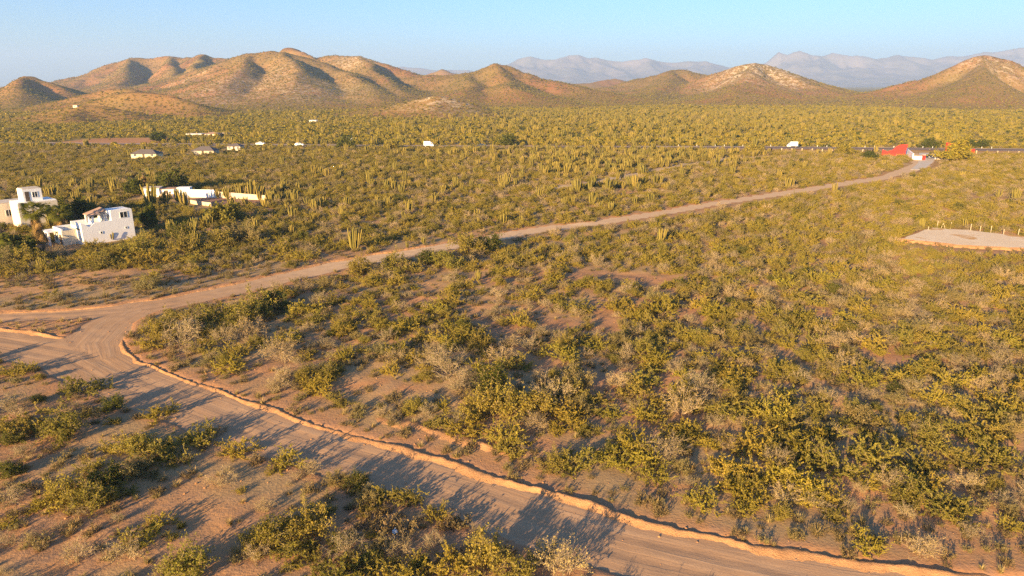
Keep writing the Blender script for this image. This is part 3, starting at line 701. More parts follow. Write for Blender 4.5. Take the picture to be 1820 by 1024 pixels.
# plants picked out one by one in the photograph: (kind, variant, base px, base py, width px, height factor)
HAND = [
 ('green', 0, 36, 668, 52, 1.1), ('green', 2, 150, 698, 78, .9), ('bush', 0, 118, 782, 92, 1.15), ('green', 3, 40, 768, 96, 1.0), ('dry', 0, 28, 738, 60, 1.7), ('bush', 2, 206, 728, 56, .8), ('green', 1, 285, 742, 66, .9),
 ('green', 2, 300, 812, 96, 1.0), ('bush', 1, 256, 808, 80, 1.0), ('green', 0, 214, 806, 62, 1.0), ('green', 0, 362, 786, 66, 1.2), ('green', 1, 424, 806, 62, .9), ('dry', 1, 388, 770, 40, 1.0), ('bush', 3, 236, 850, 70, .8),
 ('bush', 0, 120, 900, 96, 1.1), ('bush', 1, 172, 905, 92, 1.2), ('bush', 2, 196, 868, 84, .9), ('dry', 2, 152, 920, 40, .9), ('green', 3, 218, 885, 56, .9), ('green', 1, 84, 905, 60, .8),
 ('green', 1, 512, 826, 66, 1.0), ('dry', 3, 552, 842, 46, 1.0), ('bush', 3, 598, 862, 52, 1.0), ('bush', 2, 640, 868, 62, .9), ('bush', 3, 650, 895, 56, .8), ('green', 2, 688, 890, 62, 1.2), ('green', 3, 728, 890, 56, 1.0), ('green', 0, 774, 920, 50, 1.5),
 ('bush', 1, 470, 975, 100, 1.3), ('bush', 0, 552, 950, 96, 1.3), ('green', 3, 520, 985, 80, .9), ('bush', 0, 862, 1008, 108, 1.15), ('green', 1, 800, 1016, 80, 1.1), ('green', 0, 735, 1028, 76, 1.0), ('dry', 0, 770, 975, 44, 1.6), ('dry', 1, 712, 985, 60, .8),
 ('low', 0, 690, 945, 46, 1.0), ('low', 1, 655, 935, 46, 1.1), ('low', 0, 720, 950, 46, 1.0), ('low', 1, 820, 935, 40, 1.0), ('low', 0, 795, 940, 40, 1.0), ('dry', 2, 618, 985, 76, .9), ('green', 0, 248, 965, 70, .8), ('green', 1, 282, 935, 52, .9), ('dry', 1, 228, 995, 66, .9), ('dry', 3, 135, 996, 66, .7), ('green', 0, 12, 938, 40, .7),
 ('dry', 3, 1005, 1018, 110, 1.2), ('low', 2, 965, 995, 50, 1.2), ('bush', 2, 14, 850, 60, 1.2), ('dry', 0, 18, 896, 66, .8), ('dry', 2, 15, 972, 40, .6), ('bush', 0, 340, 1030, 110, 1.0), ('green', 2, 600, 1032, 110, .9), ('dry', 1, 396, 862, 60, .5), ('dry', 2, 40, 812, 46, .9), ('bush', 2, 20, 790, 60, .8), ('green', 2, 680, 1010, 70, .9), ('bush', 1, 925, 1040, 90, .8),
 # field between the roads
 ('bush', 0, 292, 600, 74, 1.2), ('dry', 0, 325, 608, 84, 1.1), ('green', 0, 268, 618, 56, .8), ('green', 2, 380, 570, 70, 1.1), ('bush', 1, 425, 582, 76, 1.2), ('dry', 2, 400, 610, 60, 1.1), ('green', 0, 424, 632, 46, 1.9), ('green', 1, 410, 660, 60, 1.0), ('dry', 1, 500, 640, 70, 1.1), ('green', 0, 565, 686, 56, .9), ('bush', 0, 455, 560, 80, 1.1), ('green', 3, 365, 628, 60, .8), ('bush', 2, 490, 545, 70, 1.2), ('green', 1, 540, 560, 66, 1.1), ('dry', 3, 445, 600, 62, 1.3),
 ('bush', 1, 850, 745, 96, 1.3), ('bush', 0, 905, 740, 90, 1.3), ('bush', 2, 880, 700, 84, 1.2), ('dry', 0, 800, 672, 90, 1.2), ('dry', 2, 770, 655, 70, 1.2), ('bush', 1, 955, 735, 84, 1.2), ('dry', 1, 985, 720, 80, 1.3), ('green', 0, 1000, 745, 70, 1.1), ('green', 2, 1055, 722, 62, 1.2), ('green', 1, 830, 770, 76, .9), ('green', 0, 905, 785, 80, .9), ('green', 3, 780, 760, 56, .9), ('dry', 3, 955, 768, 60, 1.0), ('bush', 3, 1020, 700, 76, 1.1),
 ('green', 3, 1140, 684, 66, 1.1), ('dry', 1, 1212, 738, 72, 1.9), ('green', 2, 1020, 832, 80, 1.0), ('green', 0, 1120, 800, 76, 1.3), ('green', 0, 1095, 830, 60, 1.2), ('dry', 0, 1180, 815, 86, 1.1), ('green', 1, 1000, 642, 66, .9), ('green', 3, 920, 660, 60, .9), ('dry', 3, 1100, 690, 56, .9), ('green', 0, 1160, 850, 66, .8), ('green', 1, 1210, 780, 70, 1.0), ('dry', 2, 1240, 700, 70, 1.2), ('green', 3, 1310, 640, 66, .9), ('green', 0, 1058, 512, 40, .9), ('dry', 1, 885, 650, 56, 1.0), ('green', 0, 1030, 552, 50, .9), ('green', 1, 1180, 555, 70, 1.0),
 ('green', 0, 1380, 750, 84, 1.1), ('green', 2, 1480, 840, 110, 1.2), ('green', 3, 1560, 830, 110, 1.1), ('green', 0, 1350, 800, 80, 1.1), ('green', 1, 1300, 850, 90, 1.1), ('green', 1, 1420, 870, 96, 1.0), ('green', 2, 1640, 890, 100, .9), ('dry', 0, 1450, 900, 52, 1.0), ('green', 1, 1540, 975, 70, 1.0), ('dry', 3, 1640, 985, 70, 1.1), ('green', 3, 1700, 930, 76, .8), ('green', 0, 1250, 900, 70, .9), ('green', 3, 1290, 745, 76, 1.1), ('green', 2, 1730, 830, 90, 1.0), ('green', 2, 1730, 740, 80, 1.1), ('green', 0, 1340, 890, 76, .7), ('green', 3, 1400, 790, 90, 1.0),
 # hedge of bigger green shrubs along the bend of the upper road
 ('bush', 0, 700, 478, 60, .8), ('bush', 2, 760, 470, 60, .8), ('bush', 1, 836, 450, 76, 1.1), ('bush', 2, 872, 446, 64, 1.1), ('green', 2, 905, 470, 60, 1.1), ('bush', 0, 640, 490, 60, 1.2), ('bush', 1, 800, 478, 60, 1.2),
 # beyond the upper road, around the houses
 ('bush', 0, 250, 455, 70, 1.1), ('green', 0, 285, 468, 60, 1.1), ('bush', 1, 212, 456, 50, .8), ('green', 1, 160, 474, 54, .8), ('green', 1, 104, 480, 50, .8), ('green', 0, 240, 475, 46, 1.0), ('green', 3, 190, 480, 60, .9), ('bush', 0, 50, 470, 60, 1.1), ('green', 0, 15, 490, 56, 1.1), ('bush', 3, 25, 470, 60, 1.0), ('green', 2, 80, 488, 50, 1.0), ('bush', 1, 395, 440, 66, 1.1), ('green', 0, 375, 448, 50, 1.0), ('bush', 0, 330, 450, 66, 1.0), ('green', 1, 500, 450, 56, 1.0), ('green', 0, 545, 460, 46, .9), ('bush', 2, 320, 425, 60, 1.3), ('bush', 3, 440, 430, 66, 1.2), ('green', 0, 345, 485, 36, .9), ('bush', 3, 265, 515, 50, .9), ('green', 1, 270, 498, 44, .8)]
NW = {'green': 3.1, 'bush': 2.9, 'dry': 2.8, 'low': 1.05, 'tuft': 0.8, 'cactus': 2.2}
taken_x, taken_y, taken_r = [], [], []
for kind, var, px, py, wpx, hf in HAND:
    x, y = gp(px, py); c = project(x, y)[2]; w = wpx * c / F
    s = w / NW[kind]; PL[kind].append((x, y, s, s * (0.62 + 0.38 * hf), var, 1)); taken_x.append(x); taken_y.append(y); taken_r.append(w * 0.33)
tX, tY, tR = map(np.array, (taken_x, taken_y, taken_r))
def scatter(kind, X, Y, prob, smin_, smax_, margin, hmin=0.85, hmax=1.2, nvar=None, clear=True):
    k = (rng.random(len(X)) < prob) & allowed(X, Y, margin); X, Y = X[k], Y[k]
    if clear and len(X):
        k = np.ones(len(X), bool)
        for a, b, r_ in zip(tX, tY, tR): k &= np.hypot(X - a, Y - b) > r_
        X, Y = X[k], Y[k]
    s = smin_ + (smax_ - smin_) * rng.random(len(X)) ** 1.5; h = s * (hmin + (hmax - hmin) * rng.random(len(X)))
    v = rng.choice(len(TEMPL[kind]), len(X), p={'bush': [.34, .3, .1, .26], 'green': [.32, .3, .2, .18], 'low': [.3, .3, .4]}.get(kind))
    PL[kind] += list(zip(X, Y, s, h, v, np.zeros(len(X))))
X, Y = jitter_points(-300, 300, 33, 345, 2.15)
sd = side(X, Y); rs = road_sdf(X, Y); bn = fbm(X * 0.09, Y * 0.09, 201, 3); br_ = bare(X, Y); typ = rng.random(len(X))
east = sstep(-30, 25, X - 0.1 * Y)
dens = np.where(sd == 1, np.clip(0.66 + 0.34 * east + (bn - 0.5) * 1.1, 0.15, 0.98) * (1 - 0.95 * sstep(0.25, 0.6, br_)), np.where(sd == 2, 0.86, 0.0))
dens = dens * np.where(sd == 1, sstep(2.5, 6.5, rs), 1)
yu = np.interp(X, UPPER[:, 0], UPPER[:, 1])
strip = (sd == 2) & (Y - yu < np.interp(X, [-110, -60, -30, 0, 20], [28, 22, 13, 5, 2.0]))
dens = np.where(strip, 0.05, dens); houseland = (X < -30) & (sd == 2)
scatter('green', X, Y, dens * (typ < 0.47), 0.55, 1.25, 1.2)
scatter('bush', X, Y, dens * ((typ >= 0.47) & (typ < np.where(houseland, 0.80, 0.62))), 0.5, 1.15, 1.2)
scatter('dry', X, Y, dens * (typ >= np.where(houseland, 0.80, 0.62)), 0.45, 1.05, 1.0)
X, Y = jitter_points(-120, 120, 33, 200, 1.25)
sd = side(X, Y); rs = road_sdf(X, Y); n2 = fbm(X * 0.16, Y * 0.16, 211, 3); yu = np.interp(X, UPPER[:, 0], UPPER[:, 1])
strip = (sd == 2) & (Y - yu < np.interp(X, [-110, -60, -30, 0, 20], [24, 18, 11, 5, 2.0]))
verge = (sd == 1) & (rs < 5.5)
isl = (rs > 0.5) & (X < -50) & (Y > 78) & (Y < 90) & (sd == 1)
bare2 = np.exp(-((Y - yu - np.interp(X, [-100, -30], [14, 7])) / 2.0) ** 2)
pl = np.where(strip, 0.75 * (1 - 0.85 * bare2), np.where(verge, 0.62, np.where(sd == 1, 0.42 * (1 - sstep(0.3, 0.6, bare(X, Y))), 0.50 * sstep(0.32, 0.58, n2))))
scatter('low', X, Y, np.where(isl, 0.0, pl) * (Y < 150), 0.5, 1.25, 0.9)
pt = np.where(verge, 0.30, np.where(sd == 0, 0.55 * sstep(0.32, 0.58, n2), 0.12))
scatter('tuft', X, Y, np.where(isl, 0.9, pt) * (Y < 130), 0.55, 1.2, 0.55)
# small dry plants on the sand below the road
X, Y = jitter_points(-60, 20, 33, 78, 2.2); sd = side(X, Y); n3 = fbm(X * 0.14, Y * 0.14, 221, 3)
scatter('dry', X, Y, (sd == 0) * 0.34 * sstep(0.35, 0.6, n3), 0.2, 0.5, 0.8); scatter('green', X, Y, (sd == 0) * 0.14 * sstep(0.4, 0.6, n3), 0.25, 0.5, 0.8)
X, Y = np.meshgrid(np.arange(-85, 14, 1.9), np.arange(20, 80, 1.9)); X = (X + (rng.random(X.shape) - .5) * 2).ravel(); Y = (Y + (rng.random(Y.shape) - .5) * 2).ravel()
sd = side(X, Y); px_, py_, _ = project(X, Y); n4 = fbm(X * 0.2, Y * 0.2, 241, 3)
thick = (sd == 0) * (0.55 * sstep(880, 960, py_) * sstep(400, 460, px_) * (px_ < 960) + 0.30 * sstep(560, 620, px_) * (px_ < 830) * (py_ > 850) + 0.26 + 0.3 * ((px_ < -10) | (py_ > 1030)))
for kd, lo, hi in (('green', 0.35, 0.8), ('bush', 0.3, 0.75), ('dry', 0.3, 0.7)): scatter(kd, X, Y, thick * 0.33 * sstep(0.3, 0.6, n4), lo, hi, 0.7)
# cacti: dense stands before the highway and round the walled yard, scattered ones elsewhere
X, Y = jitter_points(-330, 330, 110, 420, 3.8); px_, py_, _ = project(X, Y)
stand = np.exp(-(((px_ - 1080) / 190) ** 2 + ((py_ - 292) / 26) ** 2)) * 0.75 + np.exp(-(((px_ - 190) / 120) ** 2 + ((py_ - 352) / 30) ** 2)) * 0.55 + np.exp(-(((px_ - 470) / 90) ** 2 + ((py_ - 345) / 30) ** 2)) * 0.35 \
    + np.exp(-(((px_ - 880) / 260) ** 2 + ((py_ - 315) / 40) ** 2)) * 0.18 + 0.035 * (side(X, Y) == 2) + 0.012
stand = stand * (0.25 + 2.2 * sstep(0.45, 0.62, fbm(X * 0.035, Y * 0.035, 271, 3))) + 0.8 * np.exp(-(((px_ - 1080) / 180) ** 2 + ((py_ - 290) / 24) ** 2))
scatter('cactus', X, Y, stand * (Y > 125), 0.42, 0.95, 1.0, 0.85, 1.15)
HANDC = [(405, 353, 30), (478, 359, 24), (388, 352, 22), (462, 356, 28), (268, 370, 46), (295, 365, 34), (330, 368, 36), (318, 360, 30), (448, 352, 44), (430, 352, 34), (200, 428, 24), (372, 405, 30), (455, 408, 26), (303, 412, 30), (140, 385, 34), (165, 372, 32), (850, 500, 26), (630, 445, 44), (895, 400, 26), (1175, 430, 34), (205, 340, 30), (100, 350, 30), (700, 340, 28), (75, 478, 26), (900, 330, 30), (960, 352, 26), (520, 390, 30), (560, 375, 30)]
for px, py, hpx in HANDC:
    x, y = gp(px, py); c = project(x, y)[2]; s = hpx * c / F / 4.5; PL['cactus'].append((x, y, s, s, int(rng.integers(0, 6)), 1))

# the 300 of each kind that show largest stand as objects of their own, the rest is one mass per kind
COLOURS = {'green': ['bright yellow-green', 'yellow-green', 'olive-green', 'dull olive'], 'bush': ['olive', 'dense olive', 'dark green', 'sage-grey'], 'dry': ['grey-beige', 'straw-coloured', 'pale grey', 'straw-tipped'], 'low': ['grey-brown', 'brown', 'sage-coloured'], 'tuft': ['straw', 'dry', 'pale straw'], 'cactus': ['many-armed', 'tall', 'slender', 'spreading', 'tight', 'crooked']}
SPEC = {'green': ('thorn_shrub', 'shrub', 300, 'thorn shrub'), 'bush': ('leafy_bush', 'bush', 300, 'leafy bush'), 'dry': ('dry_shrub', 'shrub', 280, 'twiggy shrub'), 'low': ('low_bush', 'bush', 260, 'knee-high bush'), 'tuft': ('grass_tuft', 'grass', 160, 'grass tuft'), 'cactus': ('column_cactus', 'cactus', 260, 'column cactus')}
PARTNAME = {'low': 'foliage', 'green': 'foliage', 'bush': 'foliage', 'dry': 'foliage'}
def place_words(x, y):
    px, py, _ = (float(v) for v in project(x, y)); rs_ = float(road_sdf(np.array([x]), np.array([y]))[0]); s_ = int(side(np.array([x]), np.array([y]))[0])
    if s_ == 0:
        where = 'at the near road edge' if rs_ < 2.5 else 'on the sand below the road'
        where += ' opposite the fork' if px < 330 else ''
    elif s_ == 1:
        if px < 175 and rs_ < 4: where = 'on the island at the fork'
        elif rs_ < 5 and y < np.interp(x, LOWER[:, 0], LOWER[:, 1]) + 8.5: where = 'behind the orange berm ' + ('by the fork' if px < 420 else 'at mid length' if px < 1000 else 'at its high end')
        else:
            where = ('in the lower field ' if py > 740 else 'in the middle field ' if py > 590 else 'in the upper field ') + ('by the fork' if px < 520 else 'under the road bend' if px < 900 else 'around bare patches' if px < 1280 else 'below the sand pad')
    else:
        if px < 640 and py > 425: where = 'before the white house'
        elif px < 260 and py > 330: where = 'around the white houses'
        elif px < 520 and py > 320: where = 'around the walled yard'
        elif py < 305 and px > 900: where = 'before the highway'
        else: where = 'beyond the road ' + ('behind the yard' if px < 560 else 'above the road bend' if px < 1000 else 'toward the gate')
    col = ['far west', 'west', 'middle', 'east', 'far east'][int(np.clip(px / 364, 0, 4))]
    return where, px, py
tag_rows = []
REST = {}
for kind, rows in PL.items():
    A = np.array(rows, float); px_, py_, c_ = project(A[:, 0], A[:, 1], 0.4)
    inside = (px_ > -25) & (px_ < 1845) & (py_ < 1050) & (c_ > 5)
    score = np.where(inside, A[:, 2] * NW[kind] / c_, 0) + (A[:, 5] > 0) * 0.5 * inside
    order = np.argsort(-score); name, cat, most, noun = SPEC[kind]
    top = [i for i in order[:most] if inside[i]]; rest = np.array([i for i in range(len(A)) if i not in set(top)])
    REST[kind] = A[rest] if len(rest) else np.zeros((0, 6))
    zs = ground_z(A[top][:, 0], A[top][:, 1])
    for i, z in zip(top, zs):
        x, y, s, h, v, hand = A[i]; bm, lm = TEMPL[kind][int(v)]
        big = kind == 'cactus' and score[i] * F > 20; whole = kind == 'tuft' or (kind == 'cactus' and not big)
        o = obj(name, bm if whole else None, None, (x, y, float(z) - 0.03), float(rng.random() * 6.283)); o.scale = (s, s, h)
        if big:
            for me in CACT[int(v)]: obj(me.name.split('.')[0], me, o)
        t_ = 0.82 + 0.36 * rng.random(); o.color = (t_ * (0.94 + 0.12 * rng.random()), t_, t_ * 0.95, 1)
        if lm is not None:
            for nm, me in (('branches', bm), (PARTNAME[kind], lm)): f = obj(nm, me, o); f.color = o.color
        tag_rows.append((o, kind, int(v), x, y, s * NW[kind], h, cat, noun))
# labels: look, size and place; where several would read alike, their order along the row tells them apart
NUM = 'second third fourth fifth sixth seventh eighth ninth tenth eleventh twelfth thirteenth fourteenth fifteenth sixteenth seventeenth eighteenth nineteenth twentieth'.split()
def nth(i, many, look, where):
    if many == 1: return 'the only ' + look + ' ' + where
    if i == 0: return 'leftmost ' + look + ' ' + where
    if i == many - 1: return 'rightmost ' + look + ' ' + where
    if i <= 19 and i <= many / 2: return NUM[i - 1] + ' ' + look + ' from left ' + where
    j = many - 1 - i
    return (NUM[j - 1] + ' ' + look + ' from right ' + where) if j <= 19 else look + ' ' + where
bylab = {}
for row in tag_rows:
    o, kind, v, x, y, w, h, cat, noun = row; where, px, py = place_words(x, y)
    mean = NW[kind] * {'green': .95, 'bush': .9, 'dry': .75, 'low': .85, 'tuft': .85, 'cactus': .85}[kind]
    size = 'big ' if w > mean * 1.15 else ('small ' if w < mean * 0.78 else '')
    bylab.setdefault((kind, size + COLOURS[kind][v] + ' ' + noun, where), []).append((px, o, cat))
for (kind, look, where), mem in bylab.items():
    mem.sort(key=lambda q: q[0])
    for i, (px, o, cat) in enumerate(mem):
        lab = nth(i, len(mem), look, where)
        if len(lab.replace('-', '-').split()) > 16: lab = lab.replace(' of the ', ' ').replace('on the sand below', 'below').replace('in the ', '', 1)
        tag(o, lab, cat, SPEC[kind][3] + ' plants ' + where)
mid_lib = {k: library('source_' + k, [joined(t_) for t_ in TEMPL[k]]) for k in TEMPL}
MASS = {'green': ('thorn_scrub', 'wiry yellow-green scrub covering the plain'), 'bush': ('bush_scrub', 'leafy olive scrub covering the plain'), 'dry': ('dry_scrub', 'leafless grey scrub scattered over the plain'), 'low': ('low_scrub', 'low grey-brown scrub on the verges'), 'tuft': ('dry_grass', 'dry grass on sand and verges'), 'cactus': ('cactus_scrub', 'distant column cacti on the plain')}
for kind, A in REST.items():
    if not len(A): continue
    P = np.stack([A[:, 0], A[:, 1], ground_z(A[:, 0], A[:, 1]) - 0.03], -1)
    tag(instancer(MASS[kind][0], mid_lib[kind], P, A[:, 4], np.stack([A[:, 2], A[:, 2], A[:, 3]], -1)), MASS[kind][1], 'scrub', kind='stuff')

# plain beyond the highway and the sides, then the slopes of the hills
clumps = [make_clump(700 + i, 70, 0.42, m) for i, m in enumerate([M['leaf_y'], M['leaf_y'], M['leaf_g'], M['leaf_g'], M['leaf_s'], M['leaf_d']])]
far_lib = library('source_clump', clumps)
cact_lib = library('source_far_cactus', [TEMPL['cactus'][i][0] for i in range(3)])
def far_points(y0, y1, step):
    X, Y = np.meshgrid(np.arange(-0.82 * y1 - 20, 0.82 * y1 + 20, step), np.arange(y0, y1, step))
    X = X + (rng.random(X.shape) - 0.5) * step; Y = Y + (rng.random(X.shape) - 0.5) * step; X, Y = X.ravel(), Y.ravel()
    k = np.abs(X) < 0.80 * Y + 15; X, Y = X[k], Y[k]
    k = (poly_sdf(X, Y, HWP)[0] > np.where(X < 60, 1.0, 4.0)) & (poly_sdf(X, Y, OLDT)[0] > 0) & (poly_dist(X, Y, FIELD) > 0)
    for a, b, r_ in KEEP: k &= np.hypot(X - a, Y - b) > r_
    k &= (rng.random(len(X)) < 0.35 + 0.75 * fbm(X * 0.02, Y * 0.02, 231, 3)); return X[k], Y[k]
PX, PY, PS = [], [], []
for y0, y1, st, s0, s1 in [(345, 620, 2.9, 0.7, 1.4), (620, 1000, 4.2, 0.9, 1.8), (1000, 1700, 6.5, 1.1, 2.3)]:
    X, Y = far_points(y0, y1, st); k = hills_z(X, Y) < -0.5; X, Y = X[k], Y[k]
    PX.append(X); PY.append(Y); PS.append(s0 + (s1 - s0) * rng.random(len(X)) ** 2)
PX, PY, PS = map(np.concatenate, (PX, PY, PS))
tag(instancer('plain_scrub', far_lib, np.stack([PX, PY, ground_z(PX, PY) - 0.1], -1), rng.choice(6, len(PX), p=[.26, .24, .2, .12, .12, .06]), PS), 'yellow-green scrub on the far plain', 'scrub', kind='stuff')
X, Y = far_points(345, 800, 9.0); k = rng.random(len(X)) < 0.15 + 0.8 * np.exp(-((project(X, Y)[0] - 1100) / 350.0) ** 2); X, Y = X[k], Y[k]
tag(instancer('far_cactus_scrub', cact_lib, np.stack([X, Y, ground_z(X, Y)], -1), rng.integers(0, 3, len(X)), 0.7 + 0.5 * rng.random(len(X))), 'column cacti beyond the highway', 'cactus', kind='stuff')
X, Y = np.meshgrid(np.arange(-1500, 1300, 4.4), np.arange(480, 2300, 4.4)); X = (X + (rng.random(X.shape) - 0.5) * 4.4).ravel(); Y = (Y + (rng.random(Y.shape) - 0.5) * 4.4).ravel()
k = (np.abs(X) < 0.8 * Y + 20) & (rng.random(len(X)) < np.where(Y < 1250, 0.85, 0.45)); X, Y = X[k], Y[k]; Z = hills_z(X, Y)
slope_back = hills_z(X, Y + 25) - Z
k = (Z > -1.0) & (slope_back > -6); X, Y, Z = X[k], Y[k], Z[k]
k = rng.random(len(X)) > rock_amount(X, Y) * 0.6; X, Y, Z = X[k], Y[k], Z[k]
tag(instancer('hill_scrub', far_lib, np.stack([X, Y, Z - 0.4], -1), rng.choice(6, len(X), p=[.12, .14, .24, .22, .22, .06]), np.where(Y < 1250, 0.6, 0.85) + 0.6 * rng.random(len(X)) ** 2), 'olive scrub on the hill slopes', 'scrub', kind='stuff')

# ------------------------------------------------------------------ buildings
def gz(x, y): return float(ground_z(np.array([x]), np.array([y]))[0])
def window(parent, face, u0, u1, z0, z1, at_, cols=2, frame_mat='frame', glass='glass'):
    """a window standing proud of a wall: face 'y-' or 'x-' (the side it looks to); at_ = wall plane"""
    fr = MB(); t = 0.07; d0, d1 = at_ - 0.06, at_ + 0.05
    def bar(a, b, c, d):
        if face == 'y-': fr.box(a, b, d0, d1, c, d)
        else: fr.box(d0, d1, a, b, c, d)
    bar(u0 - t, u0, z0 - t, z1 + t); bar(u1, u1 + t, z0 - t, z1 + t); bar(u0, u1, z1, z1 + t); bar(u0, u1, z0 - t, z0)
    for i in range(1, cols):
        m = u0 + (u1 - u0) * i / cols; bar(m - t * 0.6, m + t * 0.6, z0, z1)
    w = fr.build('window', M[frame_mat], parent)
    for i in range(cols):
        a = u0 + (u1 - u0) * i / cols + (t * 0.6 if i else 0); b = u0 + (u1 - u0) * (i + 1) / cols - (t * 0.6 if i < cols - 1 else 0)
        p = MB()
        if face == 'y-': p.box(a, b, at_ - 0.03, at_ + 0.03, z0, z1)
        else: p.box(at_ - 0.03, at_ + 0.03, a, b, z0, z1)
        p.build('pane', M[glass], w)
    return w
def part(parent, name, mat, *boxes):
    m = MB()
    for b in boxes: m.box(*b)
    return m.build(name, M[mat], parent)

HZ = R(50)
fx, fy = -83.0, 131.2
h1 = tag(empty('white_house', (fx, fy, gz(fx, fy) - 0.05), HZ), 'white stucco house with roof terrace, tiled pergola and notched parapet', 'house')
long_ = [(0, -0.6), (9.6, -0.6), (9.6, 6.0), (9.3, 6.15), (5.7, 6.15), (5.55, 6.0), (5.55, 4.15), (4.6, 4.15), (3.2, 4.15), (2.4, 4.1), (1.9, 3.75), (1.45, 3.45), (1.0, 3.75), (0.5, 4.2), (0, 4.35)]
MB().slab(long_, 'y', 0, 0.28).build('side_wall', M['white'], h1)
front = [(0.283, -0.6), (2.9, -0.6), (2.9, 4.3), (2.5, 4.2), (2.1, 3.8), (1.6, 3.45), (1.1, 3.8), (0.7, 4.2), (0.283, 4.32)]
MB().slab(front, 'x', 0.003, 0.28).build('front_wall', M['white'], h1)
part(h1, 'wall', 'white', (0.283, 9.6, 0.283, 6.4, -0.6, 3.35))
part(h1, 'parapet', 'white', (9.3, 9.597, 4.5, 6.39, 3.353, 4.1), (0.3, 9.3, 6.15, 6.395, 3.353, 4.0))
part(h1, 'upper_room', 'white', (5.6, 9.597, 0.285, 4.3, 3.352, 5.85))
part(h1, 'roof_slab', 'white', (5.75, 9.45, 0.3, 4.15, 5.853, 6.0))
part(h1, 'ledge', 'wood', (-0.22, 0.0, 0.55, 2.5, 3.0, 3.14))
window(h1, 'y-', 7.3, 8.6, 4.45, 5.55, 0.0)
window(h1, 'x-', 0.9, 2.1, 4.1, 5.3, 5.6)
window(h1, 'y-', 3.2, 3.55, 1.9, 2.25, 0.0, 1); window(h1, 'y-', 7.9, 8.2, 2.2, 2.5, 0.0, 1)
pg = empty('pergola', None); pg.parent = h1; pg.name = 'pergola'
roof = MB()
pr = [(2.9, 2.2, 4.95), (2.9, 6.9, 4.95), (6.0, 6.3, 6.0), (5.58, 2.2, 6.0)]
roof.add(pr + [(a, b, c + 0.14) for a, b, c in pr], [(0, 1, 2, 3), (7, 6, 5, 4), (0, 4, 5, 1), (1, 5, 6, 2), (2, 6, 7, 3), (3, 7, 4, 0)]).build('tiled_roof', M['tile'], pg)
for a, b in [(3.1, 2.5), (3.1, 4.6), (3.1, 6.2)]: part(pg, 'post', 'white', (a - 0.13, a + 0.13, b - 0.13, b + 0.13, 3.35, 4.95))
part(pg, 'back_wall', 'white', (5.3, 5.597, 4.31, 6.14, 3.352, 5.7))
part(pg, 'railing', 'white', (3.0, 3.2, 2.63, 4.47, 3.352, 4.05))
part(h1, 'wing', 'cream', (-2.6, 1.2, 2.903, 7.4, -0.6, 2.85)); part(h1, 'wing_parapet', 'white', (-2.62, -2.35, 2.9, 7.42, 2.852, 3.25), (-2.35, 1.2, 7.15, 7.42, 2.852, 3.25))
part(h1, 'porch_roof', 'white', (-4.4, -2.603, 4.9, 8.2, 2.5, 2.72))
for b_ in (5.1, 6.5, 7.95): part(h1, 'porch_column', 'white', (-4.35, -4.05, b_ - 0.17, b_ + 0.17, -0.6, 2.5))
d = part(h1, 'door', 'wood', (-2.67, -2.603, 3.4, 4.45, -0.3, 2.05)); part(d, 'handle', 'steel', (-2.74, -2.67, 3.5, 3.58, 0.9, 1.0))
window(h1, 'x-', 5.5, 6.6, 0.6, 1.8, -2.6)

ox, oy = gp(40, 408)
h2 = tag(empty('block_house', (ox, oy, gz(ox, oy) - 0.1), HZ), 'cream house of stacked cubes with small tower behind the fan palm', 'house')
part(h2, 'wall', 'cream', (0, 7.5, 0, 5.6, -0.6, 5.2)); part(h2, 'roof_slab', 'white', (0.1, 7.4, 0.1, 5.5, 5.203, 5.4))
part(h2, 'tower', 'white', (1.6, 5.2, 1.2, 4.6, 5.405, 8.0)); part(h2, 'tower_roof', 'concrete', (1.7, 5.1, 1.3, 4.5, 8.003, 8.15))
d = part(h2, 'door', 'wood', (2.0, 2.8, 1.14, 1.197, 5.42, 7.5)); part(d, 'handle', 'steel', (2.65, 2.72, 1.08, 1.14, 6.4, 6.5))
window(h2, 'y-', 3.4, 4.3, 6.2, 7.3, 1.2)
part(h2, 'wing', 'cream', (-2.6, 6.0, 7.2, 13.0, -0.6, 4.6)); part(h2, 'wing_roof', 'concrete', (-2.5, 5.9, 7.3, 12.9, 4.603, 4.8))
part(h2, 'link_wall', 'pink', (3.5, 6.0, 5.603, 7.197, -0.6, 4.2))
window(h2, 'y-', -0.6, 0.5, 1.9, 3.2, 7.2); window(h2, 'x-', 9.0, 10.4, 1.4, 2.8, -2.6)

def wall_run(parent, name, pts, h, th, mat, h2=None):
    for i, (a, b) in enumerate(zip(pts[:-1], pts[1:])):
        L = math.hypot(b[0] - a[0], b[1] - a[1]); an = math.atan2(b[1] - a[1], b[0] - a[0])
        m = MB(); hb = h if h2 is None else h + (h2 - h) * (i + 1) / (len(pts) - 1); ha = h if h2 is None else h + (h2 - h) * i / (len(pts) - 1)
        m.slab([(0.002, -0.5), (L, -0.5), (L, hb), (0.002, ha)], 'y', -th / 2, th / 2)
        o = m.build(name, M[mat], parent, (a[0], a[1], 0), rz=an)
        c = MB().slab([(0.002, ha + 0.002), (L, hb + 0.002), (L, hb + 0.1), (0.002, ha + 0.1)], 'y', -th / 2 - 0.05, th / 2 + 0.05).build('coping', M[mat], o)
def lerp(a, b, t): return (a[0] + (b[0] - a[0]) * t, a[1] + (b[1] - a[1]) * t)
A_, B_, C_, D_ = gp(340, 351), gp(382, 351.5), gp(492, 357.5), gp(376, 366.5); E_ = gp(326, 360)
yw = tag(empty('yard_wall', (0, 0, 0)), 'white and cream masonry wall round the bare brown yard', 'wall')
wall_run(yw, 'panel', [A_, lerp(A_, B_, .5), B_], 2.1, 0.22, 'white')
wall_run(yw, 'panel', [B_] + [lerp(B_, C_, t) for t in (.2, .4, .6, .8, 1)], 1.7, 0.22, 'yardcream', 1.2)
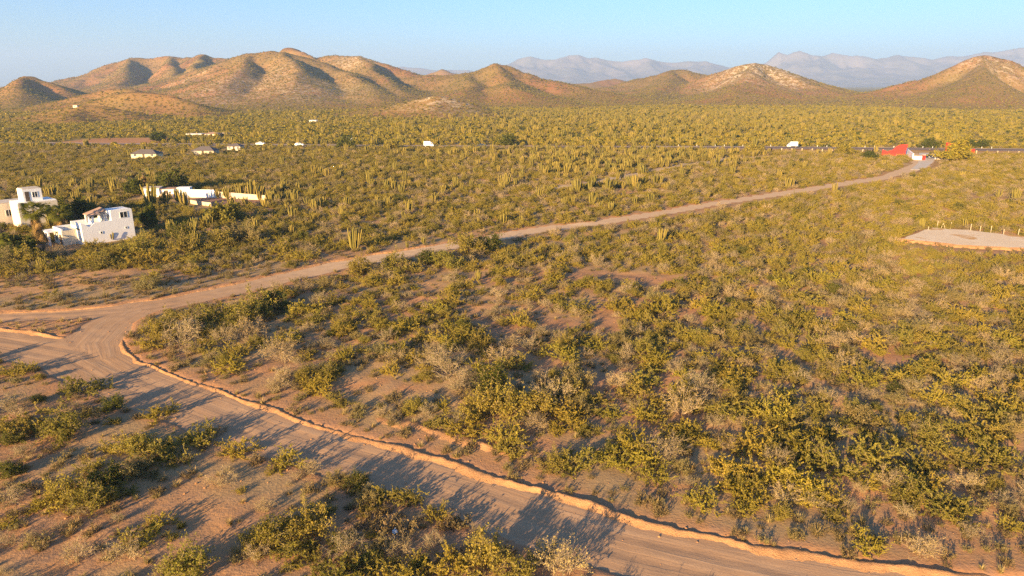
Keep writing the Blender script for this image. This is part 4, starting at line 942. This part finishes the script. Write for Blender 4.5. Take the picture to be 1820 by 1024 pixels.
wall_run(yw, 'panel', [E_, lerp(E_, D_, .35), lerp(E_, D_, .7), D_], 0.8, 0.22, 'yardcream')
cb = empty('store_room', None); cb.parent = yw; cb.location = (A_[0] - 3.4, A_[1] - 0.6, 0); cb.rotation_euler = (0, 0, R(8))
part(cb, 'room_wall', 'white', (0, 3.3, 0, 2.4, -0.4, 2.6)); part(cb, 'room_roof', 'white', (-0.1, 3.35, -0.1, 2.5, 2.603, 2.75))
yd = np.array(YARD); ym = MB(); ym.prism([tuple(p) for p in YARD][::-1], -0.3, 0.06)
tag(ym.build('yard', plain('dark_yard_soil', (0.24, 0.13, 0.085), 0.95, 0.2, 0.4)), kind='structure')

x, y = gp(262, 353)
h3 = tag(empty('low_house', (x, y, gz(x, y)), R(12)), 'low white flat-roofed house beside the walled yard', 'house')
part(h3, 'wall', 'white', (-1.0, 3.2, 0, 4, -0.4, 2.3)); part(h3, 'roof_slab', 'concrete', (-1.3, 3.4, -0.3, 4.2, 2.303, 2.5))
part(h3, 'wing', 'white', (3.203, 6.8, 0.6, 3.6, -0.4, 2.0)); part(h3, 'wing_roof', 'tile', (3.41, 7.1, 0.3, 3.9, 2.003, 2.15)); part(h3, 'terrace_wall', 'pink', (3.3, 6.6, -0.6, -0.4, -0.4, 0.9))
window(h3, 'y-', 0.2, 1.2, 0.9, 1.7, 0.0); d = part(h3, 'door', 'wood', (4.4, 5.3, 0.55, 0.597, -0.1, 1.7))

def far_house(px, py, w, dp, h, wall, roof, label, hip=0.9, rz=0.0, name='house', nwin=3):
    x, y = gp(px, py); o = tag(empty(name, (x, y, gz(x, y)), rz), label, 'house')
    part(o, 'wall', wall, (-w / 2, w / 2, 0, dp, -0.4, h))
    if hip:
        e = 0.4; V = [(-w / 2 - e, -e, h + .002), (w / 2 + e, -e, h + .002), (w / 2 + e, dp + e, h + .002), (-w / 2 - e, dp + e, h + .002), (-w / 2 + dp * .45, dp / 2, h + hip), (w / 2 - dp * .45, dp / 2, h + hip)]
        MB().add(V, [(3, 2, 1, 0), (0, 1, 5, 4), (1, 2, 5), (2, 3, 4, 5), (3, 0, 4)]).build('roof', M[roof], o)
    else: part(o, 'roof', roof, (-w / 2 - .2, w / 2 + .2, -.3, dp + .2, h + .002, h + .2))
    for i in range(nwin):
        c = -w / 2 + w * (i + 0.5) / nwin
        if i == 1: part(o, 'door', 'wood', (c - .45, c + .45, -.05, -.002, -0.1, 1.95))
        else: window(o, 'y-', c - .5, c + .5, 0.9, 1.8, 0.0, 2)
    return o
far_house(256, 283, 10.5, 6, 1.8, 'yellow', 'darkroof', 'low pale yellow house with dark roof among scrub', 1.7)
far_house(361, 276, 9.5, 6, 2.0, 'yardcream', 'darkroof', 'cream house with dark hipped roof before the highway', 1.7)
far_house(416, 268, 6.0, 5, 2.0, 'cream', 'darkroof', 'small white house close beside the highway', 1.3)
far_house(345, 243.5, 9, 6, 1.6, 'concrete', 'steel', 'grey shed with flat metal roof beyond the highway', 0, nwin=2)
far_house(376, 243.5, 8, 6, 1.8, 'pink', 'tile', 'reddish house with tiled roof beyond the highway', 1.0)
far_house(400, 242, 4, 4, 1.6, 'yardcream', 'tile', 'tiny pale house next to the reddish one beyond the highway', 0, nwin=2)
far_house(556, 219, 5.5, 5, 2.2, 'cream', 'white', 'pale house alone at the foot of the big hill', 0)
hp = at_depth(132, 182, 622); zz = float(hills_z(np.array([hp[0]]), np.array([hp[1]]))[0])
hh_ = tag(empty('hilltop_house', (hp[0], hp[1], zz)), 'tiny white house on the crest of the low hill', 'house')
part(hh_, 'wall', 'cream', (-1.8, 1.8, 0, 3, -2, 1.9)); part(hh_, 'roof', 'tile', (-2.0, 2.0, -.2, 3.2, 1.903, 2.1)); window(hh_, 'y-', -1, 0.2, .7, 1.5, 0)

# billboard by the highway
x, y = gp(621, 257); bb = tag(empty('billboard', (x, y, gz(x, y))), 'white roadside board on two posts by the highway', 'sign')
for q in (-1.0, 1.0): part(bb, 'post', 'steel', (q - .09, q + .09, -.09, .09, -.3, 3.0))
part(bb, 'board', 'frame', (-1.7, 1.7, -.16, -.1, 2.0, 4.0))

# ------------------------------------------------------------------ highway
hw = np.array(HW); seg = np.hypot(*np.diff(hw, axis=0).T); s_ = np.concatenate([[0], np.cumsum(seg)]); uu = np.linspace(0, s_[-1], 160)
kx, ky = np.interp(uu, s_, hw[:, 0]), np.interp(uu, s_, hw[:, 1])
for _ in range(3):
    kx[1:-1] = (kx[:-2] + kx[1:-1] * 2 + kx[2:]) / 4; ky[1:-1] = (ky[:-2] + ky[1:-1] * 2 + ky[2:]) / 4
tx, ty = np.gradient(kx), np.gradient(ky); ll = np.hypot(tx, ty); nx, ny = -ty / ll, tx / ll
def ribbon(name, o0, o1, z, mat, parent=None):
    V = np.stack([np.stack([kx + nx * o, ky + ny * o, hw_h(kx) + (z - .86)], -1) for o in (o0, o1)], 1).reshape(-1, 3)
    i = np.arange(len(kx) - 1) * 2; Fq = np.stack([i, i + 1, i + 3, i + 2], -1)[:, ::-1]
    return obj(name, mesh(name, V, Fq, M[mat]), parent)
M['gravel'] = plain('pale_gravel', (0.50, 0.40, 0.30), 0.95, 0.15, 0.3)
hwy = tag(ribbon('highway', -4.6, 4.6, 0.86, 'asphalt'), kind='structure')
ribbon('edge_line', 4.1, 4.3, 0.866, 'paint', hwy); ribbon('edge_line', -4.3, -4.1, 0.866, 'paint', hwy); ribbon('centre_line', -.08, .08, 0.866, 'paint', hwy)
tag(ribbon('gravel_shoulder', 4.4, 6.6, 0.845, 'gravel'), kind='structure'); tag(ribbon('gravel_shoulder', -5.9, -4.4, 0.845, 'gravel'), kind='structure')
def on_highway(px, lane):
    p = project(kx, ky, 0.86)[0]; i = int(np.argmin(np.abs(p - px)))
    return (kx[i] + nx[i] * lane, ky[i] + ny[i] * lane, float(hw_h(kx[i])) + .007), math.atan2(ty[i], tx[i])

# ------------------------------------------------------------------ vehicles (front looks along +x)
def wheel(parent, x, y, r, w):
    m = MB(); k = 14; ring = [(r * math.cos(2 * math.pi * j / k), r * math.sin(2 * math.pi * j / k)) for j in range(k)]
    m.slab([(a, b) for a, b in ring], 'y', -w / 2, w / 2); o = m.build('wheel', M['tyre'], parent, (x, y, r))
    s = 1 if y > 0 else -1
    MB().slab([(a * .55, b * .55) for a, b in ring], 'y', s * w / 2 + .002 * s, s * (w / 2 + .03)).build('rim', M['steel'], o)
def box_truck(name, px, lane, flip, label):
    loc, a = on_highway(px, lane); o = tag(empty(name, loc, a + (math.pi if flip else 0)), label, 'truck', 'vehicles on the highway'); o.scale = (.72, .72, .78)
    MB().box(-3.4, 1.2, -1.15, 1.15, 0.95, 3.45, b=.05).build('cargo_box', M['carwhite'], o)
    MB().slab([(1.3, .55), (3.2, .55), (3.25, 1.5), (2.75, 1.65), (2.3, 2.6), (1.3, 2.65)], 'y', -1.0, 1.0).build('cab', M['carwhite'], o)
    MB().slab([(2.83, 1.62), (2.88, 1.62), (2.44, 2.5), (2.38, 2.5)], 'y', -.9, .9).build('windscreen', M['glass'], o)
    for s in (-1, 1): MB().slab([(1.6, 1.65), (2.5, 1.65), (2.2, 2.4), (1.6, 2.4)], 'y', s * 1.002, s * 1.02).build('side_window', M['glass'], o)
    part(o, 'chassis', 'cardark', (-3.3, 3.0, -.5, .5, .5, .9)); part(o, 'bumper', 'steel', (3.22, 3.35, -1, 1, .45, .75))
    for s in (-1, 1): MB().box(3.25, 3.3, s * .8 - .15, s * .8 + .15, .95, 1.2).build('headlight', M['lamp'], o)
    for wx in (-2.2, 2.3):
        for s in (-1, 1): wheel(o, wx, s * .93, .45, .26)
    return o
def car(name, loc, a, mat, label, group, pickup=False):
    o = tag(empty(name, loc, a), label, 'car', group)
    prof = [(-2.2, .35), (2.15, .35), (2.25, .7), (2.1, .95), (1.1, 1.05), (-2.2, 1.02), (-2.28, .7)]
    MB().slab(prof, 'y', -.88, .88).build('body', M[mat], o)
    cab = [(1.0, 1.052), (.35, 1.6), (-.55, 1.62), (-.75, 1.052)] if pickup else [(1.05, 1.052), (.35, 1.5), (-1.2, 1.52), (-2.0, 1.03)]
    MB().slab(cab, 'y', -.76, .76).build('cabin', M[mat], o)
    e = cab[1]; MB().slab([(cab[0][0] + .02, 1.1), (cab[0][0] - .03, 1.1), (e[0] + .0, e[1] - .05), (e[0] + .06, e[1] - .05)], 'y', -.68, .68).build('windscreen', M['glass'], o)
    for s in (-1, 1):
        MB().slab([(.75, 1.1), (.3, 1.47), (-.5, 1.47), (-.55, 1.1)], 'y', s * .762, s * .78).build('side_window', M['glass'], o)
        MB().box(2.16, 2.24, s * .62 - .16, s * .62 + .16, .72, .9).build('headlight', M['lamp'], o)
        MB().box(-2.3, -2.24, s * .7 - .1, s * .7 + .1, .75, .92).build('tail_light', M['red'], o)
    part(o, 'bumper', 'steel', (2.2, 2.32, -.85, .85, .35, .55))
    for wx in (-1.4, 1.4):
        for s in (-1, 1): wheel(o, wx, s * .8, .33, .2)
    return o
box_truck('box_truck', 1401, 2.0, True, 'white box truck on the highway beyond the red gate wall')
box_truck('box_truck', 760, -2.0, False, 'white box truck on the highway behind the cactus stand')
loc, a = on_highway(853, -2.0); car('car', loc, a, 'cardark', 'dark car on the highway between the two white trucks', 'vehicles on the highway')
loc, a = on_highway(465, 2.0); car('van', loc, a, 'carwhite', 'white van on the highway near the small white house', 'vehicles on the highway', True)
loc, a = on_highway(532, -2.0); car('car', loc, a, 'carwhite', 'white car on the highway beside the roadside board', 'vehicles on the highway')

# ------------------------------------------------------------------ gate at the end of the track
def gpt(px, py): x, y = gp(px, py); return x, y
x0, y0 = gp(1567, 276); x1, y1 = gp(1608, 277.5)
LW = math.hypot(x1 - x0, y1 - y0); aw = math.atan2(y1 - y0, x1 - x0)
prof = [(0, -.6), (LW, -.6), (LW + .2, 2.4), (LW + .6, 4.9), (LW * .93, 4.85), (LW * .8, 4.75), (LW * .7, 4.55), (LW * .6, 4.0), (LW * .53, 3.3), (LW * .46, 2.55), (LW * .38, 2.1), (LW * .3, 1.95), (LW * .24, 1.6), (LW * .14, 1.9), (0, 2.4)]
rw = tag(empty('gate_wing_wall', (x0, y0, gz(x0, y0)), aw), 'red gate wall sweeping up in a curve beside the track', 'wall')
MB().slab(prof, 'y', -.2, .2).build('curved_panel', M['red'], rw); part(rw, 'footing', 'concrete', (-.2, LW + .4, -.35, .35, -.8, -.05))
x, y = gp(1682, 273); rr_ = tag(empty('gate_wing_wall', (x, y, gz(x, y))), 'red gate wall half hidden behind the yellow-green tree', 'wall')
MB().slab([(-.6, -.6), (12.5, -.6), (12.5, 2.0), (10, 1.9), (8, 2.4), (6, 3.6), (4.5, 4.3), (2, 4.6), (-.8, 4.8)], 'y', -.2, .2).build('curved_panel', M['red'], rr_); part(rr_, 'footing', 'concrete', (-.8, 12.7, -.35, .35, -.8, -.05))
def low_wall(pts, h, mat, label):
    o = tag(empty('entrance_wall', (0, 0, 0)), label, 'wall'); wall_run(o, 'panel', pts, h, .35, mat); return o
low_wall([gp(1609, 272), gp(1614, 276), gp(1622, 283)], 2.2, 'white', 'white wall running down from the red gate wall')
low_wall([gp(1623, 284), gp(1638, 284.5)], 1.5, 'cream', 'low cream entrance wall between white wall and gate pier')
low_wall([gp(1666, 284), gp(1682, 284)], 1.6, 'cream', 'low cream entrance wall under the yellow-green tree')
x, y = gp(1641, 284.5); gpi = tag(empty('gate_pier', (x, y, gz(x, y))), 'dark red gate pier beside the waiting car', 'pier')
part(gpi, 'shaft', 'red', (-.45, .45, -.45, .45, -.3, 2.2)); part(gpi, 'cap', 'concrete', (-.55, .55, -.55, .55, 2.203, 2.4))
x, y = gp(1663, 283); gpi = tag(empty('gate_pier', (x, y, gz(x, y))), 'white gate pier across the track from the red one', 'pier')
part(gpi, 'shaft', 'white', (-.5, .5, -.5, .5, -.3, 2.1)); part(gpi, 'cap', 'darkroof', (-.65, .65, -.65, .65, 2.103, 2.3))
x, y = gp(1650, 281); car('pickup_truck', (x, y, 0.02), R(-100), 'cardark', 'dark pickup waiting in the gateway of the track', None, True)
dv = MB(); dp_ = [gp(1634, 270.8), gp(1672, 270.8), gp(1663, 284), gp(1655, 291), gp(1640, 302), gp(1618, 302), gp(1632, 290)]
dv.prism([tuple(p) for p in dp_][::-1], -.3, .055); tag(dv.build('driveway', M['concrete']), kind='structure')

# posts: the fence along the near side of the highway, road markers on its far side, stakes round the pad
def post_obj(name, x, y, h, r, mat, label, cat, group, capm=None):
    o = tag(empty(name, (x, y, gz(x, y))), label, cat, group)
    part(o, 'shaft', mat, (-r, r, -r, r, -.3, h)); part(o, 'top', capm or mat, (-r * 1.25, r * 1.25, -r * 1.25, r * 1.25, h + .002, h + .14)); return o
for i in range(33):
    px = 1335 + i * 15.6
    if 1555 < px < 1695: continue
    p = project(kx, ky, 0.86)[0]; j = int(np.argmin(np.abs(p - px)))
    post_obj('fence_post', kx[j] - nx[j] * 15.0, ky[j] - ny[j] * 15.0, 1.55, .16, 'post', nth(i if px < 1600 else i - 23, 15 if px < 1600 else 10, 'pale fence post', 'before the highway, ' + ('up to the red gate' if px < 1600 else 'past the gate tree')), 'post', 'fence posts %s the gate' % ('before' if px < 1600 else 'past'))
for i in range(22):
    px = 1215 + i * 27.0
    p = project(kx, ky, 0.86)[0]; j = int(np.argmin(np.abs(p - px)))
    post_obj('marker_post', kx[j] + nx[j] * 6.8, ky[j] + ny[j] * 6.8, .75, .07, 'frame', nth(i, 22, 'small white marker post', 'on the far shoulder of the highway'), 'post', 'marker posts along the far shoulder')
for i, (px, py, h) in enumerate([(1649, 413, 1.2), (1665, 408, 1.9), (1689, 409, 1.7), (1724, 413.5, 1.9), (1741, 415, 1.6), (1760, 417, 1.9), (1783, 419, 1.3), (1809, 421.5, 1.7)]):
    x, y = gp(px, py - 1); post_obj('stake', x, y, h * .9, .045, 'post', ['short pale stake at the start', 'tall pale stake at the top corner', 'pale stake just past the leaning props', 'fourth pale stake along the back', 'fifth pale stake along the back', 'sixth pale stake along the back', 'short seventh stake along the back', 'last pale stake along the back'][i] + ' of the cleared sand pad', 'stake', 'stakes round the sand pad')
x, y = gp(1675, 408.5); pr_ = tag(empty('leaning_props', (x, y, gz(x, y))), 'two pale timbers leaning together behind the sand pad', 'timber')
MB().tube([(-.55, 0, -.1), (0, 0, 1.5)], [.06, .05], 6).build('timber', M['post'], pr_); MB().tube([(.75, .05, -.1), (.03, .05, 1.5)], [.06, .05], 6).build('timber', M['post'], pr_)

# cleared pad of levelled sand
def pad_material():
    m, t, out = nodes('levelled_sand'); p = pos(t)
    n = noise(t, .14, 4, .6, p, .5)
    c = ramp(t, n, [(.46, (.76, .58, .38)), (.58, (.80, .63, .43)), (.66, (.58, .31, .10))])
    surf(t, out, mixc(t, noise(t, 2.5, 4, .7, p), c, mixc(t, 1.0, c, (.8, .8, .8), 'MULTIPLY')), .95, bump(t, noise(t, 4, 4, .7, p), .05), .1); return m
M['pad'] = pad_material()
PP = np.array(PAD); nrm = PP - PP.mean(0); k = len(PP)
sub = np.concatenate([np.stack([np.linspace(PP[i, 0], PP[(i + 1) % k, 0], 9)[:-1], np.linspace(PP[i, 1], PP[(i + 1) % k, 1], 9)[:-1]], -1) for i in range(k)])
cn = sub.mean(0); jit = 1 + (fbm(np.arange(len(sub)) * .5, np.zeros(len(sub)), 301, 3) - .5) * .2
def ring(sc_, z): return np.column_stack([cn + (sub - cn) * (sc_ * jit)[:, None], np.full(len(sub), z)])
V = np.concatenate([ring(np.full(len(sub), 1.16), -.25), ring(np.full(len(sub), 1.05), .22), ring(np.full(len(sub), .98), .40), ring(np.full(len(sub), .5), .40), [[*cn, .40]]])
n_ = len(sub); Fc = [(r_ * n_ + i, (r_ + 1) * n_ + i, (r_ + 1) * n_ + (i + 1) % n_, r_ * n_ + (i + 1) % n_) for r_ in range(3) for i in range(n_)] + [(3 * n_ + i, 4 * n_, 3 * n_ + (i + 1) % n_) for i in range(n_)]
pm = mesh('sand_pad', V, Fc, M['pad'], False); pm.materials.append(M['berm'])
for i_ in range(2 * n_): pm.polygons[i_].material_index = 1
tag(obj('sand_pad', pm), kind='structure')

# ------------------------------------------------------------------ trees and palms
def tree(name, px, py, w, h, leafmat, seed, label, dense=1.0, group=None):
    x, y = gp(px, py); o = tag(empty(name, (x, y, gz(x, y))), label, 'tree', group); r = np.random.default_rng(seed)
    br = grow_branches(r, 9, 6, 1.0, 1.15, 0.0, .22, n_twig=3, sub_len=.55, base_r=.05)
    br = [(P * np.array([w / 2.0, w / 2.0, h * .95]) + np.array([0, 0, h * .08]), s, lv) for P, s, lv in br]
    mb = MB(); mb.tube([(0, 0, -.3), (.05, 0, h * .08), (.08, .05, h * .25)], [.045 * w, .036 * w, .025 * w], 7)
    mb.build('trunk', M['bark'], o)
    obj('limbs', mesh('limbs', *tubes(br, .012 * w), M['bark']), o)
    C, D = leaves_on(r, br, .05 * w / (4 * dense), .055 * w, .5); C = C[C[:, 2] > h * .16]
    obj('crown', mesh('crown', *leaf_quads(r, C, .26 + .02 * w), leafmat), o); return o
tree('mesquite_tree', 300, 344, 10, 6.2, M['leaf_d'], 11, 'round dark green tree behind the low white house')
tree('mesquite_tree', 397, 398, 8.0, 3.5, M['leaf_g'], 12, 'broad olive-green tree in front of the walled yard')
tree('mesquite_tree', 240, 349, 6.0, 4.0, M['leaf_d'], 13, 'dark tree at the corner of the low white house')
tree('acacia_tree', 1698, 288, 14, 7.2, M['leaf_y'], 14, 'spreading yellow-green tree covering the red gate wall', 1.5)
tree('mesquite_tree', 1500, 275.5, 8, 4.2, M['leaf_g'], 15, 'round green tree before the highway next to the fence posts')
tree('mesquite_tree', 1544, 283, 6, 3.0, M['leaf_d'], 16, 'small dark tree just before the low end of the red wall')
tree('mesquite_tree', 1342, 272.5, 8, 3.2, M['leaf_g'], 17, 'low green tree before the highway below the white truck')
tree('mesquite_tree', 905, 259.5, 10, 4.8, M['leaf_d'], 18, 'round dark green tree beyond the highway near the dark car')
tree('mesquite_tree', 1650, 264, 9, 4.0, M['leaf_d'], 19, 'round grey-green tree beyond the highway behind the gate')
tree('mesquite_tree', 1738, 264, 9, 4.0, M['leaf_d'], 20, 'dark tree beyond the highway past the yellow-green tree')
tree('mesquite_tree', 283, 254, 10, 4.5, M['leaf_d'], 21, 'dark tree at the edge of the bare red field')
tree('mesquite_tree', 617, 264, 9, 4.5, M['leaf_d'], 22, 'dark tree under the white roadside board')
tree('mesquite_tree', 696, 267, 9, 4.2, M['leaf_g'], 23, 'olive tree before the highway near the second white truck')
tree('garden_tree', 20, 446, 6.5, 2.8, M['leaf_d'], 24, 'dark leafy garden tree below the block house', 1.5)
tree('garden_tree', 46, 452, 4.5, 2.2, M['leaf_d'], 25, 'dark bushy garden tree at the foot of the fan palm', 1.5)
tree('garden_tree', 112, 404, 5.5, 4.0, M['leaf_d'], 26, 'dark garden tree between fan palm and white house', 1.4)
tree('garden_tree', 150, 388, 7.0, 4.0, M['leaf_d'], 27, 'dark garden tree behind the white house', 1.4)
tree('mesquite_tree', 265, 405, 6.0, 3.6, M['leaf_d'], 28, 'shaded dark tree behind the upper room of the white house', 1.2)

def frond_mesh(name, mat, droop, L=1.25):
    V, Fc = [], []; n = 15
    V += [(0, -.02, 0), (0, .02, 0), (L * .9, .02, -.05 * L), (L * .9, -.02, -.05 * L)]; Fc.append((0, 1, 2, 3))
    for i in range(n):
        a = (i - (n - 1) / 2) / n * 3.6; ln = L * (.95 - .18 * abs(a) / 1.8); b = len(V); c = .07
        def at(t, s): 
            q = ln * t; return (L * .85 + math.cos(a) * q - math.sin(a) * s, math.sin(a) * q + math.cos(a) * s, -.05 * L - droop * t * t * ln)
        V += [at(.02, 0), at(.5, c), at(1, 0), at(.5, -c)]; Fc.append((b, b + 1, b + 2, b + 3))
    return mesh(name, V, Fc, mat)
FR = frond_mesh('frond', M['frond'], .35); DF = frond_mesh('dead_frond', M['deadfrond'], .5)
def palm(name, px, py, h, label, n_live=30, n_dead=34, lean=(0, 0), s=1.0, skirt=.45):
    x, y = gp(px, py); o = tag(empty(name, (x, y, gz(x, y))), label, 'palm'); r = np.random.default_rng(int(px))
    pts = [(lean[0] * t * t, lean[1] * t * t, h * t - .2) for t in (0, .12, .35, .6, .8, 1)]
    MB().tube(pts, [.34 * s, .26 * s, .22 * s, .2 * s, .19 * s, .16 * s], 9).build('trunk', M['bark'], o, smooth=True)
    for i in range(n_live):
        f = obj('frond', FR, o, (lean[0], lean[1], h - .25 + .1 * r.random())); f.rotation_euler = (r.normal(0, .25), -.95 + 1.75 * (i / n_live), i * 2.4); f.scale = (s * (.9 + .3 * r.random()),) * 3
    for i in range(n_dead):
        t = 1 - skirt * (i / max(1, n_dead)); f = obj('dead_frond', DF, o, (lean[0] * t * t, lean[1] * t * t, h * t - .3)); f.rotation_euler = (r.normal(0, .2), 1.0 + .35 * r.random(), i * 2.4 + r.random()); f.scale = (s * (.75 + .3 * r.random()),) * 3
    return o
palm('fan_palm', 80, 447, 8.0, 'tall fan palm with brown skirt between the two houses', 34, 46, (-.9, .2), 1.15, .55)
palm('fan_palm', 108, 415, 4.6, 'shorter green fan palm behind the porch of the white house', 26, 8, (.2, .1), 1.2, .2)
palm('fan_palm', 8, 462, 2.2, 'stubby fan palm at the garden edge below the block house', 24, 4, (0, 0), 1.0, .2)
palm('dead_palm', 260, 345, 5.8, 'withered brown palm above the low white house', 4, 20, (-.1, 0), .95, .2)

# scrap on the sand below the road
x, y = gp(702, 952); pb = tag(empty('plastic_bag', (x, y, gz(x, y))), 'crumpled white plastic bag among grey twigs below the road', 'bag')
r = np.random.default_rng(5); V = []; Fc = []
for i in range(7):
    for j in range(10):
        a = 2 * math.pi * j / 10; rad = .2 * math.sin(math.pi * (i + .4) / 7) * (.7 + .6 * r.random()); V.append((math.cos(a) * rad, math.sin(a) * rad * .8, .36 * i / 6))
for i in range(6):
    for j in range(10): Fc.append((i * 10 + j, i * 10 + (j + 1) % 10, i * 10 + 10 + (j + 1) % 10, i * 10 + 10 + j))
obj('sack', mesh('sack', V, Fc + [tuple(range(60, 70))], M['litter']), pb); MB().tube([(-.02, 0, .34), (.02, .03, .44), (.08, .02, .47)], [.03, .04, .01], 5).build('knot', M['litter'], pb)

# clods and stones along the berms and on the bare sand
def make_rock(seed, mat):
    r = np.random.default_rng(seed); V = []; Fc = []
    for i in range(4):
        for j in range(6):
            a = 2 * math.pi * j / 6 + i * .4; rad = math.sin(math.pi * (i + .6) / 4.2) * (.8 + .4 * r.random()); V.append((math.cos(a) * rad, math.sin(a) * rad, .35 * i * (.9 + .2 * r.random()) - .25))
    for i in range(3):
        for j in range(6): Fc.append((i * 6 + j, i * 6 + (j + 1) % 6, i * 6 + 6 + (j + 1) % 6, i * 6 + 6 + j))
    return mesh('stone', V, Fc + [tuple(range(18, 24))], mat)
rock_lib = library('source_stone', [make_rock(900 + i, M['berm'] if i < 3 else M['tile']) for i in range(4)])
X, Y = jitter_points(-70, 40, 33, 110, 0.55); rs = road_sdf(X, Y); n5 = fbm(X * .25, Y * .25, 261, 3)
pr_k = np.where((rs > -0.6) & (rs < 1.6), 0.30 * sstep(.35, .6, n5), np.where(rs > 1.6, 0.05, 0.012)); k = rng.random(len(X)) < pr_k; X, Y, rs = X[k], Y[k], rs[k]
Z = np.where(rs > 0.1, ground_z(X, Y), road_z(X, Y)) + np.where((rs > 0.1) & (rs < .6), .05, 0)
tag(instancer('stones', rock_lib, np.stack([X, Y, Z], -1), rng.choice(4, len(X), p=[.4, .4, .1, .1]), .025 + .085 * rng.random(len(X)) ** 3), 'clods and small stones on road edges and sand', 'stones', kind='stuff')

# the air: one closed box round everything
hm, ht, ho = nodes('air_haze')
pv = N(ht, 'ShaderNodeVolumePrincipled'); pv.inputs['Density'].default_value = 1.0e-4
pv.inputs['Color'].default_value = (0.46, 0.65, 1.0, 1); pv.inputs['Anisotropy'].default_value = 0.05
ht.links.new(pv.outputs[0], ho.inputs['Volume'])
tag(MB().box(-15600, 15600, -700, 15600, -40, 660).build('haze', hm), kind='stuff')
